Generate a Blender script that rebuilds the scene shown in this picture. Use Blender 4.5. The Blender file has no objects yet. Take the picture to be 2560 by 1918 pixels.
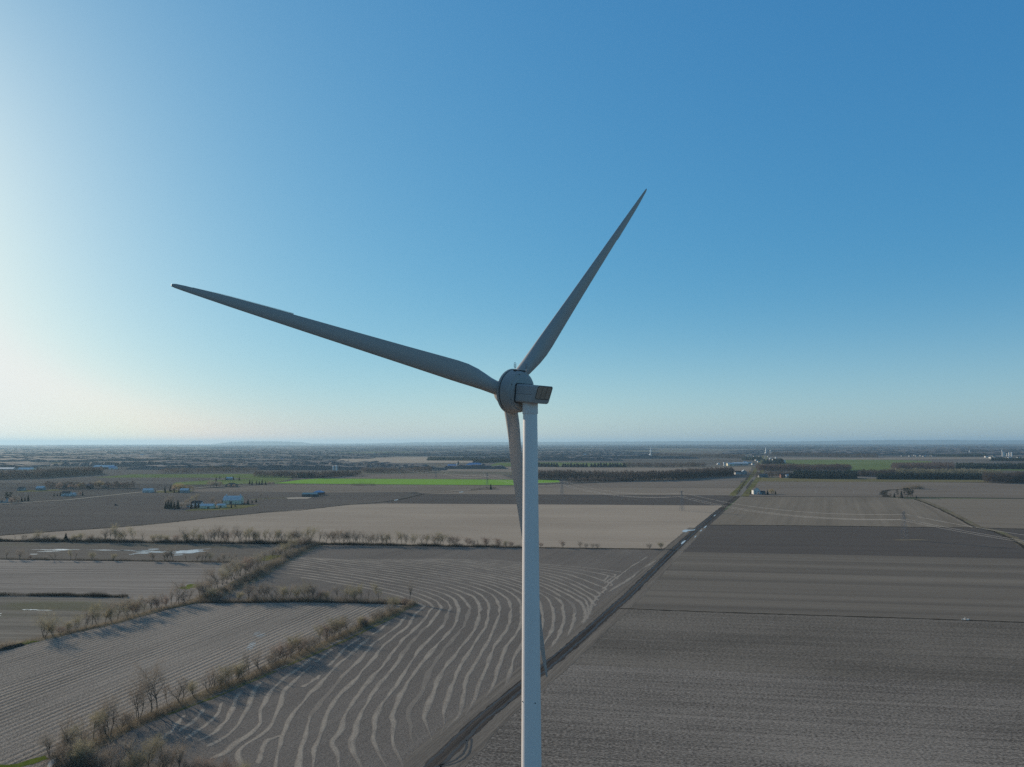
import bpy, bmesh, math, random
import numpy as np
from mathutils import Vector, Matrix, noise as mnoise

R = math.radians
SC = bpy.context.scene
COL = SC.collection

# ------------------------------------------------------------------ camera, sky, sun, exposure
H = 95.5                       # the drone's height above the plain
FPX, CX, CY = 1778.0, 1280.0, 959.0
PITCH = math.atan((1105.5 - CY) / FPX)
ROLL = R(-0.09)
cam_d = bpy.data.cameras.new('camera')
cam = bpy.data.objects.new('camera', cam_d)
COL.objects.link(cam)
cam_d.sensor_fit = 'HORIZONTAL'
cam_d.angle = 2 * math.atan(1280.0 / FPX)
cam_d.clip_start, cam_d.clip_end = 0.5, 300000.0
CAM_R = Matrix.Rotation(math.pi / 2 + PITCH, 3, 'X') @ Matrix.Rotation(ROLL, 3, 'Z')
cam.matrix_world = Matrix.Translation((0, 0, H)) @ CAM_R.to_4x4()
SC.camera = cam

SUN_AZ, SUN_EL = R(-48.0), R(18.0)      # azimuth clockwise from +Y
sun_dir = Vector((math.sin(SUN_AZ) * math.cos(SUN_EL), math.cos(SUN_AZ) * math.cos(SUN_EL), math.sin(SUN_EL)))
world = bpy.data.worlds.new('World')
SC.world = world
world.use_nodes = True
wn = world.node_tree
sky = wn.nodes.new('ShaderNodeTexSky')
sky.sky_type = 'NISHITA'
sky.sun_disc = False
sky.sun_elevation = SUN_EL
sky.sun_rotation = SUN_AZ
sky.altitude = 100.0
sky.air_density, sky.dust_density, sky.ozone_density = 1.0, 0.8, 10.0
bg = wn.nodes['Background']
SKY = 0.09
bg.inputs['Strength'].default_value = SKY
# a clear, saturated blue, with a pale band of dusty air low down away from the sun
tcw = wn.nodes.new('ShaderNodeTexCoord'); spw = wn.nodes.new('ShaderNodeSeparateXYZ'); wn.links.new(tcw.outputs['Generated'], spw.inputs[0])
def wmath(op, a, b=None):
    q = wn.nodes.new('ShaderNodeMath'); q.operation = op
    for i_, v_ in enumerate((a, b)):
        if v_ is None: continue
        if isinstance(v_, (int, float)): q.inputs[i_].default_value = v_
        else: wn.links.new(v_, q.inputs[i_])
    return q.outputs[0]
zz = wmath('MULTIPLY', spw.outputs[2], 1 / .12)
band = wmath('POWER', 2.71828, wmath('MULTIPLY', wmath('MULTIPLY', zz, zz), -1.0))
dotw = wmath('ADD', wmath('MULTIPLY', spw.outputs[0], math.sin(SUN_AZ)), wmath('MULTIPLY', spw.outputs[1], math.cos(SUN_AZ)))
mrw = wn.nodes.new('ShaderNodeMapRange'); mrw.interpolation_type = 'SMOOTHSTEP'
mrw.inputs[1].default_value, mrw.inputs[2].default_value, mrw.inputs[3].default_value, mrw.inputs[4].default_value = .66, .92, 1.0, 0.0
wn.links.new(dotw, mrw.inputs[0])
band = wmath('MULTIPLY', band, mrw.outputs[0])
sep = wn.nodes.new('ShaderNodeSeparateColor'); com = wn.nodes.new('ShaderNodeCombineColor')
wn.links.new(sky.outputs[0], sep.inputs[0])
for ch, (gam, gain) in enumerate(((0.879, 1.307), (0.6086, 1.007), (0.3805, 0.807))):
    pw = wn.nodes.new('ShaderNodeMath'); pw.operation = 'POWER'; pw.inputs[1].default_value = gam
    ml = wn.nodes.new('ShaderNodeMath'); ml.operation = 'MULTIPLY'; ml.inputs[1].default_value = gain * SKY ** gam / SKY
    sm = wn.nodes.new('ShaderNodeMath'); sm.operation = 'SMOOTH_MIN'; sm.inputs[1].default_value = (.84, .87, .86)[ch] / SKY; sm.inputs[2].default_value = .14 / SKY
    wn.links.new(sep.outputs[ch], pw.inputs[0]); wn.links.new(pw.outputs[0], ml.inputs[0]); wn.links.new(wmath('ADD', ml.outputs[0], wmath('MULTIPLY', band, (.165, .14, .07)[ch] / SKY)), sm.inputs[0]); wn.links.new(sm.outputs[0], com.inputs[ch])
zen = wn.nodes.new('ShaderNodeMapRange'); zen.interpolation_type = 'SMOOTHSTEP'  # overhead sky, out of view, greyed to make the shadows less blue
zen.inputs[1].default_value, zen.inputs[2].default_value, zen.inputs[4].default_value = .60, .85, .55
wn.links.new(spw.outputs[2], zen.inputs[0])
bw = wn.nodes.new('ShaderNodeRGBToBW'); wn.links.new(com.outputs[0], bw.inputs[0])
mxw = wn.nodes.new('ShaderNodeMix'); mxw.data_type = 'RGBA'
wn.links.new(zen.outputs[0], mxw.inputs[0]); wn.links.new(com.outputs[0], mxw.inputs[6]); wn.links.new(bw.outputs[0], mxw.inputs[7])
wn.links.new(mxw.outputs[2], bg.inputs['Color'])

sun_d = bpy.data.lights.new('sun', 'SUN')
sun_d.energy, sun_d.angle, sun_d.color = 5.0, R(0.5), (1.0, 0.86, 0.68)
sun = bpy.data.objects.new('sun', sun_d)
COL.objects.link(sun)
sun.rotation_euler = sun_dir.to_track_quat('Z', 'Y').to_euler()
SC.view_settings.view_transform = 'Standard'
SC.view_settings.look = 'None'
SC.view_settings.exposure = 0.0
SC.view_settings.gamma = 1.0
SC.cycles.use_denoising = False
SC.cycles.volume_bounces = 0
SC.cycles.max_bounces = 6
SC.cycles.transparent_max_bounces = 8

# ------------------------------------------------------------------ helpers
def at(x, y, z=0.0):
    """ground point seen at a pixel of the 2560 x 1918 photograph"""
    d = CAM_R @ Vector(((x - CX) / FPX, -(y - CY) / FPX, -1.0))
    t = (z - H) / d.z
    return Vector((d.x * t, d.y * t, z))

def px2m(px, p):
    return px * math.hypot(p.x, p.y) / FPX

def tag(o, label=None, cat=None, group=None, kind=None):
    if label: o['label'] = label
    if cat: o['category'] = cat
    if group: o['group'] = group
    if kind: o['kind'] = kind
    return o

def empty(name, loc=(0, 0, 0), rz=0.0, s=1.0):
    o = bpy.data.objects.new(name, None)
    COL.objects.link(o)
    o.location = loc
    o.rotation_euler = (0, 0, rz)
    o.scale = (s, s, s)
    o.empty_display_size = 0.5
    return o

class MB:
    """collects geometry, then links it as one mesh object"""
    def __init__(s):
        s.v, s.f, s.m = [], [], []
    def vert(s, p):
        s.v.append((p[0], p[1], p[2])); return len(s.v) - 1
    def face(s, ps, mi=0):
        i0 = len(s.v)
        s.v.extend([(p[0], p[1], p[2]) for p in ps])
        s.f.append(tuple(range(i0, i0 + len(ps)))); s.m.append(mi)
    def box(s, c, d, rot=None, mi=0):
        cx, cy, cz = c; dx, dy, dz = d[0] / 2, d[1] / 2, d[2] / 2
        cs = [Vector((sx * dx, sy * dy, sz * dz)) for sz in (-1, 1) for sx, sy in ((-1, -1), (1, -1), (1, 1), (-1, 1))]
        if rot is not None: cs = [rot @ q for q in cs]
        i0 = len(s.v)
        s.v.extend([(q.x + cx, q.y + cy, q.z + cz) for q in cs])
        for q in ((3, 2, 1, 0), (4, 5, 6, 7), (0, 1, 5, 4), (1, 2, 6, 5), (2, 3, 7, 6), (3, 0, 4, 7)):
            s.f.append(tuple(i0 + k for k in q)); s.m.append(mi)
    def tube(s, pts, rad, n=6, caps=True, mi=0):
        rings = []
        for k, p in enumerate(pts):
            p = Vector(p)
            a = Vector(pts[max(0, k - 1)]); b = Vector(pts[min(len(pts) - 1, k + 1)])
            t = (b - a).normalized() if (b - a).length > 1e-9 else Vector((0, 0, 1))
            u = t.orthogonal() if abs(t.z) > 0.9 else t.cross(Vector((0, 0, 1)))
            if abs(t.z) > 0.9: u = Vector((1, 0, 0)) - t * t.x
            u.normalize(); w = t.cross(u)
            r = rad[k] if hasattr(rad, '__len__') else rad
            ring = []
            for j in range(n):
                an = 2 * math.pi * j / n
                ring.append(s.vert(p + u * (r * math.cos(an)) + w * (r * math.sin(an))))
            rings.append(ring)
        for a, b in zip(rings[:-1], rings[1:]):
            for j in range(n):
                s.f.append((a[j], a[(j + 1) % n], b[(j + 1) % n], b[j])); s.m.append(mi)
        if caps:
            s.f.append(tuple(reversed(rings[0]))); s.m.append(mi)
            s.f.append(tuple(rings[-1])); s.m.append(mi)
    def lathe(s, prof, frame, n=64, mi=0):
        """prof: (s along axis, radius); frame: function (s, rx, rz) -> point"""
        rings = []
        for (q, r) in prof:
            if r < 1e-6:
                rings.append([s.vert(frame(q, 0, 0))])
            else:
                rings.append([s.vert(frame(q, r * math.cos(2 * math.pi * j / n), r * math.sin(2 * math.pi * j / n))) for j in range(n)])
        for a, b in zip(rings[:-1], rings[1:]):
            for j in range(n):
                k = (j + 1) % n
                if len(a) == 1 and len(b) == 1: continue
                if len(a) == 1: s.f.append((a[0], b[k], b[j]))
                elif len(b) == 1: s.f.append((a[j], a[k], b[0]))
                else: s.f.append((a[j], a[k], b[k], b[j]))
                s.m.append(mi)
    def mesh(s, name, mats, smooth=False):
        me = bpy.data.meshes.new(name)
        me.from_pydata(s.v, [], s.f)
        if not isinstance(mats, (list, tuple)): mats = [mats]
        for m in mats: me.materials.append(m)
        if len(mats) > 1: me.polygons.foreach_set('material_index', s.m)
        if smooth: me.polygons.foreach_set('use_smooth', [True] * len(me.polygons))
        me.update()
        return me
    def build(s, name, mats, parent=None, smooth=False, angle=None):
        me = s.mesh(name, mats, smooth or angle is not None)
        o = bpy.data.objects.new(name, me)
        COL.objects.link(o)
        if parent is not None: o.parent = parent
        if angle is not None:
            bm = bmesh.new(); bm.from_mesh(me)
            bmesh.ops.recalc_face_normals(bm, faces=bm.faces)
            bm.to_mesh(me); bm.free()
            me.set_sharp_from_angle(angle=angle)
        return o

def copy_tree(o, parent=None):
    c = o.copy(); COL.objects.link(c); c.parent = parent
    for ch in list(o.children): copy_tree(ch, c)
    return c

# ------------------------------------------------------------------ materials
def new_mat(name):
    m = bpy.data.materials.new(name); m.use_nodes = True
    nt = m.node_tree
    return m, nt, nt.nodes['Principled BSDF']

def N(nt, t, **kw):
    n = nt.nodes.new(t)
    for k, v in kw.items():
        if k in n.inputs: n.inputs[k].default_value = v
        else: setattr(n, k, v)
    return n

def math_n(nt, op, a, b=None, c=None):
    n = nt.nodes.new('ShaderNodeMath'); n.operation = op
    for i, q in enumerate((a, b, c)):
        if q is None: continue
        if isinstance(q, (int, float)): n.inputs[i].default_value = q
        else: nt.links.new(q, n.inputs[i])
    return n.outputs[0]

def mix_c(nt, fac, a, b):
    n = nt.nodes.new('ShaderNodeMix'); n.data_type = 'RGBA'
    for s, q in ((n.inputs[0], fac), (n.inputs[6], a), (n.inputs[7], b)):
        if isinstance(q, (int, float)): s.default_value = q
        elif isinstance(q, (tuple, list)): s.default_value = (*q[:3], 1)
        else: nt.links.new(q, s)
    return n.outputs[2]

def ramp(nt, fac, lo, hi):
    n = nt.nodes.new('ShaderNodeMapRange'); n.interpolation_type = 'SMOOTHSTEP'
    nt.links.new(fac, n.inputs[0])
    n.inputs[1].default_value, n.inputs[2].default_value = lo, hi
    return n.outputs[0]

def noise(nt, vec, scale, detail=3.0, rough=0.55, dist=0.0):
    n = nt.nodes.new('ShaderNodeTexNoise')
    n.inputs['Scale'].default_value = scale
    n.inputs['Detail'].default_value = detail
    n.inputs['Roughness'].default_value = rough
    n.inputs['Distortion'].default_value = dist
    nt.links.new(vec, n.inputs['Vector'])
    return n.outputs[0]

def mapped(nt, ang=0.0, sx=1.0, sy=1.0, geo=True):
    """world position turned so that x runs along the rows"""
    g = nt.nodes.new('ShaderNodeNewGeometry') if geo else nt.nodes.new('ShaderNodeTexCoord')
    src = g.outputs['Position'] if geo else g.outputs['Object']
    r = nt.nodes.new('ShaderNodeVectorRotate'); r.rotation_type = 'Z_AXIS'
    r.inputs['Angle'].default_value = -ang
    nt.links.new(src, r.inputs['Vector'])
    m = nt.nodes.new('ShaderNodeVectorMath'); m.operation = 'MULTIPLY'
    nt.links.new(r.outputs[0], m.inputs[0])
    m.inputs[1].default_value = (sx, sy, 1.0)
    return m.outputs[0]

def field_mat(name, dark, light, ang=0.0, streak=8.0, streak_amt=0.5, row=0.0, row_amt=0.0, clod=1.6, clod_amt=0.5,
              patch=0.012, patch_amt=0.4, tint=None, tint_scale=0.02, bump=0.06, clod_along=0.45, spec=0.03, glint=0.0, gain=1.0):
    dark, light = [tuple(c * k * gain for c, k in zip(q, (1.10, 1.03, .945))) for q in (dark, light)]
    m, nt, b = new_mat(name)
    a = R(ang)
    v1 = mapped(nt, a)
    big = noise(nt, mapped(nt, a, 0.35, 1.0), patch, 4, 0.6)
    st = noise(nt, mapped(nt, a, 0.012, 1.0), 1.0 / streak, 5, 0.7)
    cl = noise(nt, mapped(nt, a, clod_along, 1.0), clod, 5, 0.72)
    big = math_n(nt, 'MULTIPLY_ADD', ramp(nt, big, 0.3, 0.7), patch_amt, -patch_amt / 2)
    st = math_n(nt, 'MULTIPLY_ADD', ramp(nt, st, 0.3, 0.7), streak_amt, -streak_amt / 2)
    clr = ramp(nt, cl, 0.3, 0.7)
    cla = math_n(nt, 'MULTIPLY_ADD', clr, clod_amt, -clod_amt / 2)
    f = math_n(nt, 'ADD', math_n(nt, 'ADD', big, st), math_n(nt, 'ADD', cla, 0.5))
    hgt = cl
    if row > 0:
        sep = nt.nodes.new('ShaderNodeSeparateXYZ'); nt.links.new(v1, sep.inputs[0])
        wob = noise(nt, mapped(nt, a, 0.10, 0.8), 0.5, 4, 0.65)
        ph = math_n(nt, 'ADD', math_n(nt, 'MULTIPLY', sep.outputs[1], 2 * math.pi / row), math_n(nt, 'MULTIPLY', wob, 5.0))
        w = math_n(nt, 'SINE', ph)
        amp = noise(nt, mapped(nt, a, 0.3, 1.0), 0.05, 3, 0.6)
        w = math_n(nt, 'MULTIPLY', w, ramp(nt, amp, 0.30, 0.62))
        f = math_n(nt, 'ADD', f, math_n(nt, 'MULTIPLY', w, row_amt))
        hgt = math_n(nt, 'ADD', math_n(nt, 'MULTIPLY', w, 0.8 * min(1, row_amt * 2)), cl)
    f = math_n(nt, 'MINIMUM', math_n(nt, 'MAXIMUM', f, 0.0), 1.3)
    col = mix_c(nt, f, dark, light)
    if tint is not None:
        tn = noise(nt, mapped(nt, a, 0.25, 1.0), tint_scale, 4, 0.6)
        col = mix_c(nt, math_n(nt, 'MULTIPLY', ramp(nt, tn, 0.52, 0.72), 0.75), col, tint)
    if glint > 0:
        gl = noise(nt, v1, 2.4, 2, 0.5)
        gl = ramp(nt, gl, 0.68, 0.76)
        col = mix_c(nt, math_n(nt, 'MULTIPLY', gl, glint), col, (0.5, 0.46, 0.40))
    nt.links.new(col, b.inputs['Base Color'])
    b.inputs['Roughness'].default_value = 0.9
    b.inputs['Specular IOR Level'].default_value = 0.0
    if bump > 0:
        bn = nt.nodes.new('ShaderNodeBump')
        bn.inputs['Strength'].default_value = 1.0
        bn.inputs['Distance'].default_value = bump
        nt.links.new(hgt, bn.inputs['Height'])
        nt.links.new(bn.outputs[0], b.inputs['Normal'])
    return m

def plain(name, col, rough=0.8, spec=0.3, var=0.15, scale=0.8, metal=0.0, stretch=(1, 1, 1)):
    m, nt, b = new_mat(name)
    tc = nt.nodes.new('ShaderNodeTexCoord')
    vm = nt.nodes.new('ShaderNodeVectorMath'); vm.operation = 'MULTIPLY'
    vm.inputs[1].default_value = stretch
    nt.links.new(tc.outputs['Object'], vm.inputs[0])
    n1 = noise(nt, vm.outputs[0], scale, 4, 0.6)
    d = tuple(c * (1 - var) for c in col); l = tuple(min(1, c * (1 + var)) for c in col)
    nt.links.new(mix_c(nt, ramp(nt, n1, 0.3, 0.7), d, l), b.inputs['Base Color'])
    b.inputs['Roughness'].default_value = rough
    b.inputs['Specular IOR Level'].default_value = spec
    b.inputs['Metallic'].default_value = metal
    return m

def leafy(name, dark, light, scale=0.5, trans=0.0, obj_var=0.25):
    """twigs, needles, straw: light and dark by clump, a little different on every plant"""
    m, nt, b = new_mat(name)
    g = nt.nodes.new('ShaderNodeNewGeometry')
    n1 = noise(nt, g.outputs['Position'], scale, 3, 0.6)
    oi = nt.nodes.new('ShaderNodeObjectInfo')
    f = math_n(nt, 'ADD', ramp(nt, n1, 0.25, 0.75), math_n(nt, 'MULTIPLY_ADD', oi.outputs['Random'], 2 * obj_var, -obj_var))
    col = mix_c(nt, f, dark, light)
    nt.links.new(col, b.inputs['Base Color'])
    b.inputs['Roughness'].default_value = 0.85
    b.inputs['Specular IOR Level'].default_value = 0.1
    if trans > 0:
        tl = nt.nodes.new('ShaderNodeBsdfTranslucent'); nt.links.new(col, tl.inputs['Color'])
        mx = nt.nodes.new('ShaderNodeMixShader'); mx.inputs[0].default_value = trans
        nt.links.new(b.outputs[0], mx.inputs[1]); nt.links.new(tl.outputs[0], mx.inputs[2])
        nt.links.new(mx.outputs[0], nt.nodes['Material Output'].inputs['Surface'])
    return m

M = {}
M['gelcoat'] = None
def gelcoat(name, col, stain):
    m, nt, b = new_mat(name)
    tc = nt.nodes.new('ShaderNodeTexCoord')
    vm = nt.nodes.new('ShaderNodeVectorMath'); vm.operation = 'MULTIPLY'
    vm.inputs[1].default_value = (1.6, 1.6, 0.12)
    nt.links.new(tc.outputs['Object'], vm.inputs[0])
    n1 = noise(nt, vm.outputs[0], 0.6, 6, 0.65)
    n2 = noise(nt, tc.outputs['Object'], 0.25, 3, 0.5)
    f = math_n(nt, 'MULTIPLY', ramp(nt, n1, 0.45, 0.85), ramp(nt, n2, 0.35, 0.7))
    nt.links.new(mix_c(nt, f, col, stain), b.inputs['Base Color'])
    b.inputs['Roughness'].default_value = 0.42
    b.inputs['Specular IOR Level'].default_value = 0.35
    return m
M['gelcoat'] = gelcoat('grey_gelcoat', (0.35, 0.33, 0.315), (0.26, 0.24, 0.22))
M['tower_paint'] = gelcoat('tower_paint', (0.74, 0.69, 0.66), (0.62, 0.57, 0.53))
M['seal'] = plain('dark_seal', (0.03, 0.032, 0.035), 0.7)
M['grille'] = plain('vent_mesh', (0.36, 0.26, 0.20), 0.8, 0.2, 0.06, 0.8)
M['steel'] = plain('galvanised_steel', (0.20, 0.21, 0.22), 0.55, 0.4, 0.15, 1.0)
M['pylon'] = plain('weathered_steel', (0.19, 0.19, 0.195), 0.6, 0.4, 0.15, 0.4)
M['wire'] = plain('aluminium_conductor', (0.62, 0.60, 0.57), 0.85, 0.1, 0.05, 0.2)
M['bark'] = leafy('bark', (0.060, 0.050, 0.040), (0.130, 0.108, 0.085), 0.6)
M['twig_brown'] = leafy('brown_twigs', (0.158, 0.133, 0.108), (0.328, 0.276, 0.224), 0.35, trans=.5)
M['twig_grey'] = leafy('grey_twigs', (0.150, 0.133, 0.115), (0.293, 0.265, 0.227), 0.35, trans=.5)
M['twig_olive'] = leafy('budding_twigs', (0.181, 0.162, 0.106), (0.360, 0.319, 0.211), 0.35, trans=.5)
M['twig_red'] = leafy('reddish_twigs', (0.165, 0.123, 0.101), (0.319, 0.245, 0.200), 0.35, trans=.5)
M['twig_gold'] = leafy('golden_willow_twigs', (0.24, 0.18, 0.08), (0.42, 0.33, 0.16), 0.35, trans=.5)
M['needle'] = leafy('spruce_needles', (0.010, 0.018, 0.013), (0.034, 0.050, 0.030), 0.8, trans=.25)
M['pine'] = leafy('pine_needles', (0.014, 0.022, 0.015), (0.045, 0.055, 0.034), 0.8, trans=.25)
M['brush'] = leafy('brush_twigs', (0.122, 0.104, 0.081), (0.291, 0.248, 0.193), 0.22, trans=.5)
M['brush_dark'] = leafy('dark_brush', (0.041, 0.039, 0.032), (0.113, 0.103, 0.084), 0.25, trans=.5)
M['wood_bare'] = leafy('bare_wood_crowns', (0.055, 0.048, 0.045), (0.120, 0.100, 0.090), 0.03, trans=.5)
M['wood_red'] = leafy('poplar_wood_crowns', (0.085, 0.062, 0.055), (0.155, 0.118, 0.105), 0.03, trans=.5)
M['wood_pale'] = leafy('budding_wood_crowns', (0.13, 0.125, 0.08), (0.27, 0.25, 0.17), 0.04, trans=.5)
M['wood_dark'] = leafy('evergreen_wood_crowns', (0.008, 0.016, 0.014), (0.022, 0.034, 0.026), 0.04)
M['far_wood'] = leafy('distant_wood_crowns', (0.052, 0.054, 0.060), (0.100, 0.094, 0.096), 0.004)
M['white_wall'] = plain('white_siding', (0.55, 0.54, 0.52), 0.7)
M['grey_wall'] = plain('grey_siding', (0.28, 0.29, 0.29), 0.7)
M['red_wall'] = plain('red_brown_siding', (0.16, 0.07, 0.05), 0.8)
M['tan_wall'] = plain('tan_siding', (0.62, 0.56, 0.40), 0.8)
M['dark_wall'] = plain('dark_siding', (0.05, 0.055, 0.06), 0.7)
M['tin'] = plain('bright_tin_roof', (0.52, 0.55, 0.56), 0.45, 0.5, 0.10, 0.15, 0.25)
M['blue_roof'] = plain('blue_metal_roof', (0.10, 0.26, 0.46), 0.38, 0.5, 0.10, 0.15, 0.2)
M['teal_roof'] = plain('teal_metal_roof', (0.10, 0.22, 0.24), 0.4, 0.5, 0.10, 0.15, 0.2)
M['dark_roof'] = plain('dark_shingles', (0.045, 0.047, 0.05), 0.8)
M['red_roof'] = plain('brown_shingles', (0.10, 0.05, 0.04), 0.8)
M['glass'] = plain('dark_glass', (0.03, 0.035, 0.04), 0.1, 0.5, 0.05)
M['door'] = plain('door_paint', (0.12, 0.10, 0.09), 0.6)
M['concrete'] = plain('silo_concrete', (0.62, 0.60, 0.56), 0.7, 0.3, 0.1, 0.3)

# ------------------------------------------------------------------ the turbine
PSI, TAU = R(48.07), R(8.0)
AX = Vector((-math.sin(PSI) * math.cos(TAU), math.cos(PSI) * math.cos(TAU), math.sin(TAU)))   # upwind, away from the camera
HX = Vector((math.cos(PSI), math.sin(PSI), 0.0))
VX = HX.cross(AX).normalized()
if VX.z < 0: VX = -VX
HUB = Vector((-0.725, 138.69, H + 9.85))
OVER = 5.6
TB = Vector((HUB.x + OVER * math.sin(PSI), HUB.y - OVER * math.cos(PSI), 0.0))
turb = empty('wind_turbine', TB)
tag(turb, 'tall white three-bladed wind turbine with round generator drum standing in the foreground', 'wind turbine')
def local(p): return Vector(p) - TB

# tower: slightly tapered steel tube
def tower_r(z): return 2.12 - (2.12 - 1.36) * (z / 100.0)
mb = MB()
ztop = HUB.z - 2.15
zs = [0, 0.02] + [k * ztop / 40 for k in range(1, 40)] + [ztop]
mb.lathe([(z, tower_r(z)) for z in zs], lambda s, a, b: (a, b, s), 96)
tower = mb.build('tower', M['tower_paint'], turb, smooth=True)
for zf in (22.0, 50.6, 77.0):
    mb = MB(); r = tower_r(zf)
    mb.lathe([(zf - .05, r - .03), (zf - .05, r + .012), (zf + .05, r + .012), (zf + .05, r - .03)], lambda s, a, b: (a, b, s), 64)
    mb.build('flange_seam', M['tower_paint'], tower, angle=R(30))
mb = MB(); r = tower_r(ztop)
mb.lathe([(ztop - 2.4, r - .05), (ztop - 2.4, r + 0.10), (ztop - 2.3, r + .14), (ztop + .9, r + 0.14), (ztop + .9, r - .1)], lambda s, a, b: (a, b, s), 64)
mb.build('yaw_collar', M['tower_paint'], tower, angle=R(30))
for an in (R(205), R(292)):                       # two small eyes on the tube
    mb = MB(); r = tower_r(48.3)
    mb.tube([(r * .97 * math.cos(an), r * .97 * math.sin(an), 48.3), ((r + .09) * math.cos(an), (r + .09) * math.sin(an), 48.3)], 0.10, 10)
    mb.build('tower_bolt', M['seal'], tower, angle=R(30))
mb = MB(); mb.box((0, -tower_r(0) - .02, 3.2), (0.95, .12, 2.1)); mb.build('tower_door', M['grey_wall'], tower)

NT = R(6.0)
NA = Vector((-math.sin(PSI) * math.cos(NT), math.cos(PSI) * math.cos(NT), math.sin(NT)))
NV = HX.cross(NA).normalized()
if NV.z < 0: NV = -NV
def fr(s, a, b): return local(HUB) + NA * s + HX * a + NV * b
def fr2(s, a, b): return local(HUB) + AX * s + HX * a + VX * b

# generator drum
RD = 4.32
drum_c = 0.12
mb = MB()
mb.lathe([(-3.95, 0), (-3.95, 2.95), (-3.88, 3.10), (-3.72, 3.24), (-3.62, 3.36), (-3.58, 3.62), (-3.40, 3.84), (-3.1, 3.98), (-1.62, RD - .10), (-1.58, RD - .22)],
         lambda s, a, b: fr(s, a, b + drum_c), 128)
drum = mb.build('generator_drum', M['gelcoat'], turb, angle=R(28))
mb = MB()
mb.lathe([(-1.58, RD - .22), (-1.36, RD - .22)], lambda s, a, b: fr(s, a, b + drum_c), 128)
mb.build('drum_seam', M['seal'], drum, smooth=True)
mb = MB()
mb.lathe([(-1.36, RD - .3), (-1.36, RD + .02), (-1.25, RD + .06), (-.95, RD + .06), (-.85, RD - .02), (-.80, 3.7), (-.7, 3.4)],
         lambda s, a, b: fr(s, a, b + drum_c), 128)
mb.build('rotor_ring', M['gelcoat'], drum, angle=R(30))
# bolts / eyes on the drum's shoulder
for k, an in enumerate((112, 158, 206, 248)):
    mb = MB(); c = math.cos(R(an)); s_ = math.sin(R(an))
    p = fr(-3.66, c * 3.55, s_ * 3.55 + drum_c)
    mb.tube([p, p - NA * .14], .07, 8)
    mb.build('lifting_eye', M['seal'], drum, angle=R(30))

# hub and nose
mb = MB()
mb.lathe([(-.8, 3.2), (-.4, 3.05), (.4, 2.9), (1.2, 2.6), (2.0, 2.1), (2.6, 1.5), (3.0, .8), (3.12, 0)], lambda s, a, b: fr2(s, a, b), 64)
mb.build('rotor_hub', M['gelcoat'], turb, smooth=True)

# machine house behind the drum: a rounded box with a slanted rear
def rrect(w, h, r, n=5, cut_top=0.0):
    out = []
    for (sx, sy, a0) in ((1, 1, 0), (-1, 1, 90), (-1, -1, 180), (1, -1, 270)):
        for k in range(n + 1):
            an = R(a0 + 90 * k / n)
            out.append((sx * (w / 2 - r) + r * math.cos(an), sy * (h / 2 - r) + r * math.sin(an)))
    return out
BW, BH, BZ = 4.75, 3.45, -0.12
S0, S1 = -3.9, -9.35
mb = MB()
sec = rrect(BW, BH, 0.42)
rings = []
def rear_s(b): return S1 + 0.95 * (0.5 - (b / BH)) # the rear face leans: its foot is nearer the tower
for (sv, sc) in ((S0, 1.0), (S0 - .6, 1.0), (-7.2, 1.0), (-8.0, .995)):
    rings.append([mb.vert(fr(sv, a * sc, b * sc + BZ)) for a, b in sec])
for (off, sc) in ((.14, .985), (.03, .96), (0.0, .93)):
    rings.append([mb.vert(fr(rear_s(b * sc) + off, a * sc, b * sc + BZ)) for a, b in sec])
n = len(sec)
for a, b in zip(rings[:-1], rings[1:]):
    for j in range(n):
        mb.f.append((a[j], a[(j + 1) % n], b[(j + 1) % n], b[j])); mb.m.append(0)
mb.f.append(tuple(rings[-1])); mb.m.append(0)
house = mb.build('machine_house', M['gelcoat'], turb, angle=R(35))
mb = MB()                                       # dark joint where it meets the drum
sec2 = rrect(BW + .30, BH + .30, 0.5)
r1 = [mb.vert(fr(S0 - .02, a, b + BZ)) for a, b in sec2]; r2 = [mb.vert(fr(S0 - .22, a, b + BZ)) for a, b in sec2]
r3 = [mb.vert(fr(S0 - .22, a * .9, b * .9 + BZ)) for a, b in sec2]
for a, b in ((r1, r2), (r2, r3)):
    for j in range(n): mb.f.append((a[j], a[(j + 1) % n], b[(j + 1) % n], b[j])); mb.m.append(0)
mb.build('joint_seal', M['seal'], house, angle=R(30))
mb = MB()                                       # panel joint along both flanks
for sx in (-1, 1):
    q = [fr(S0 - .25, sx * (BW / 2 + .008), BZ - .10), fr(-8.0, sx * (BW / 2 + .004), BZ - .10)]
    mb.tube(q, .022, 4)
mb.build('panel_joint', M['seal'], house)
def rear_p(a, b, out): return fr(rear_s(b) - out, a, b + BZ)
mb = MB()                                       # rounded dark frame on the rear
vw, vh, vc = 4.0, 2.30, 0.34
o1, i1 = rrect(vw + .18, vh + .18, .5), rrect(vw, vh, .42)
ro = [mb.vert(rear_p(a, b + vc, .012)) for a, b in o1]; rm = [mb.vert(rear_p(a, b + vc, .05)) for a, b in o1]
ri = [mb.vert(rear_p(a, b + vc, .05)) for a, b in i1]; rk = [mb.vert(rear_p(a, b + vc, .012)) for a, b in i1]
for a, b in ((ro, rm), (rm, ri), (ri, rk)):
    for j in range(n): mb.f.append((a[j], a[(j + 1) % n], b[(j + 1) % n], b[j])); mb.m.append(0)
mb.build('vent_frame', M['seal'], house, angle=R(40))
mb = MB()
mb.f.append(tuple(mb.vert(rear_p(a, b + vc, .02)) for a, b in i1)); mb.m.append(0)
vent = mb.build('cooling_vent', M['grille'], house)
for da in (-.68, .68):
    mb = MB(); mb.tube([rear_p(da, vc - vh / 2, .035), rear_p(da, vc + vh / 2, .035)], .022, 4)
    mb.build('vent_mullion', M['seal'], vent)

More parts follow.
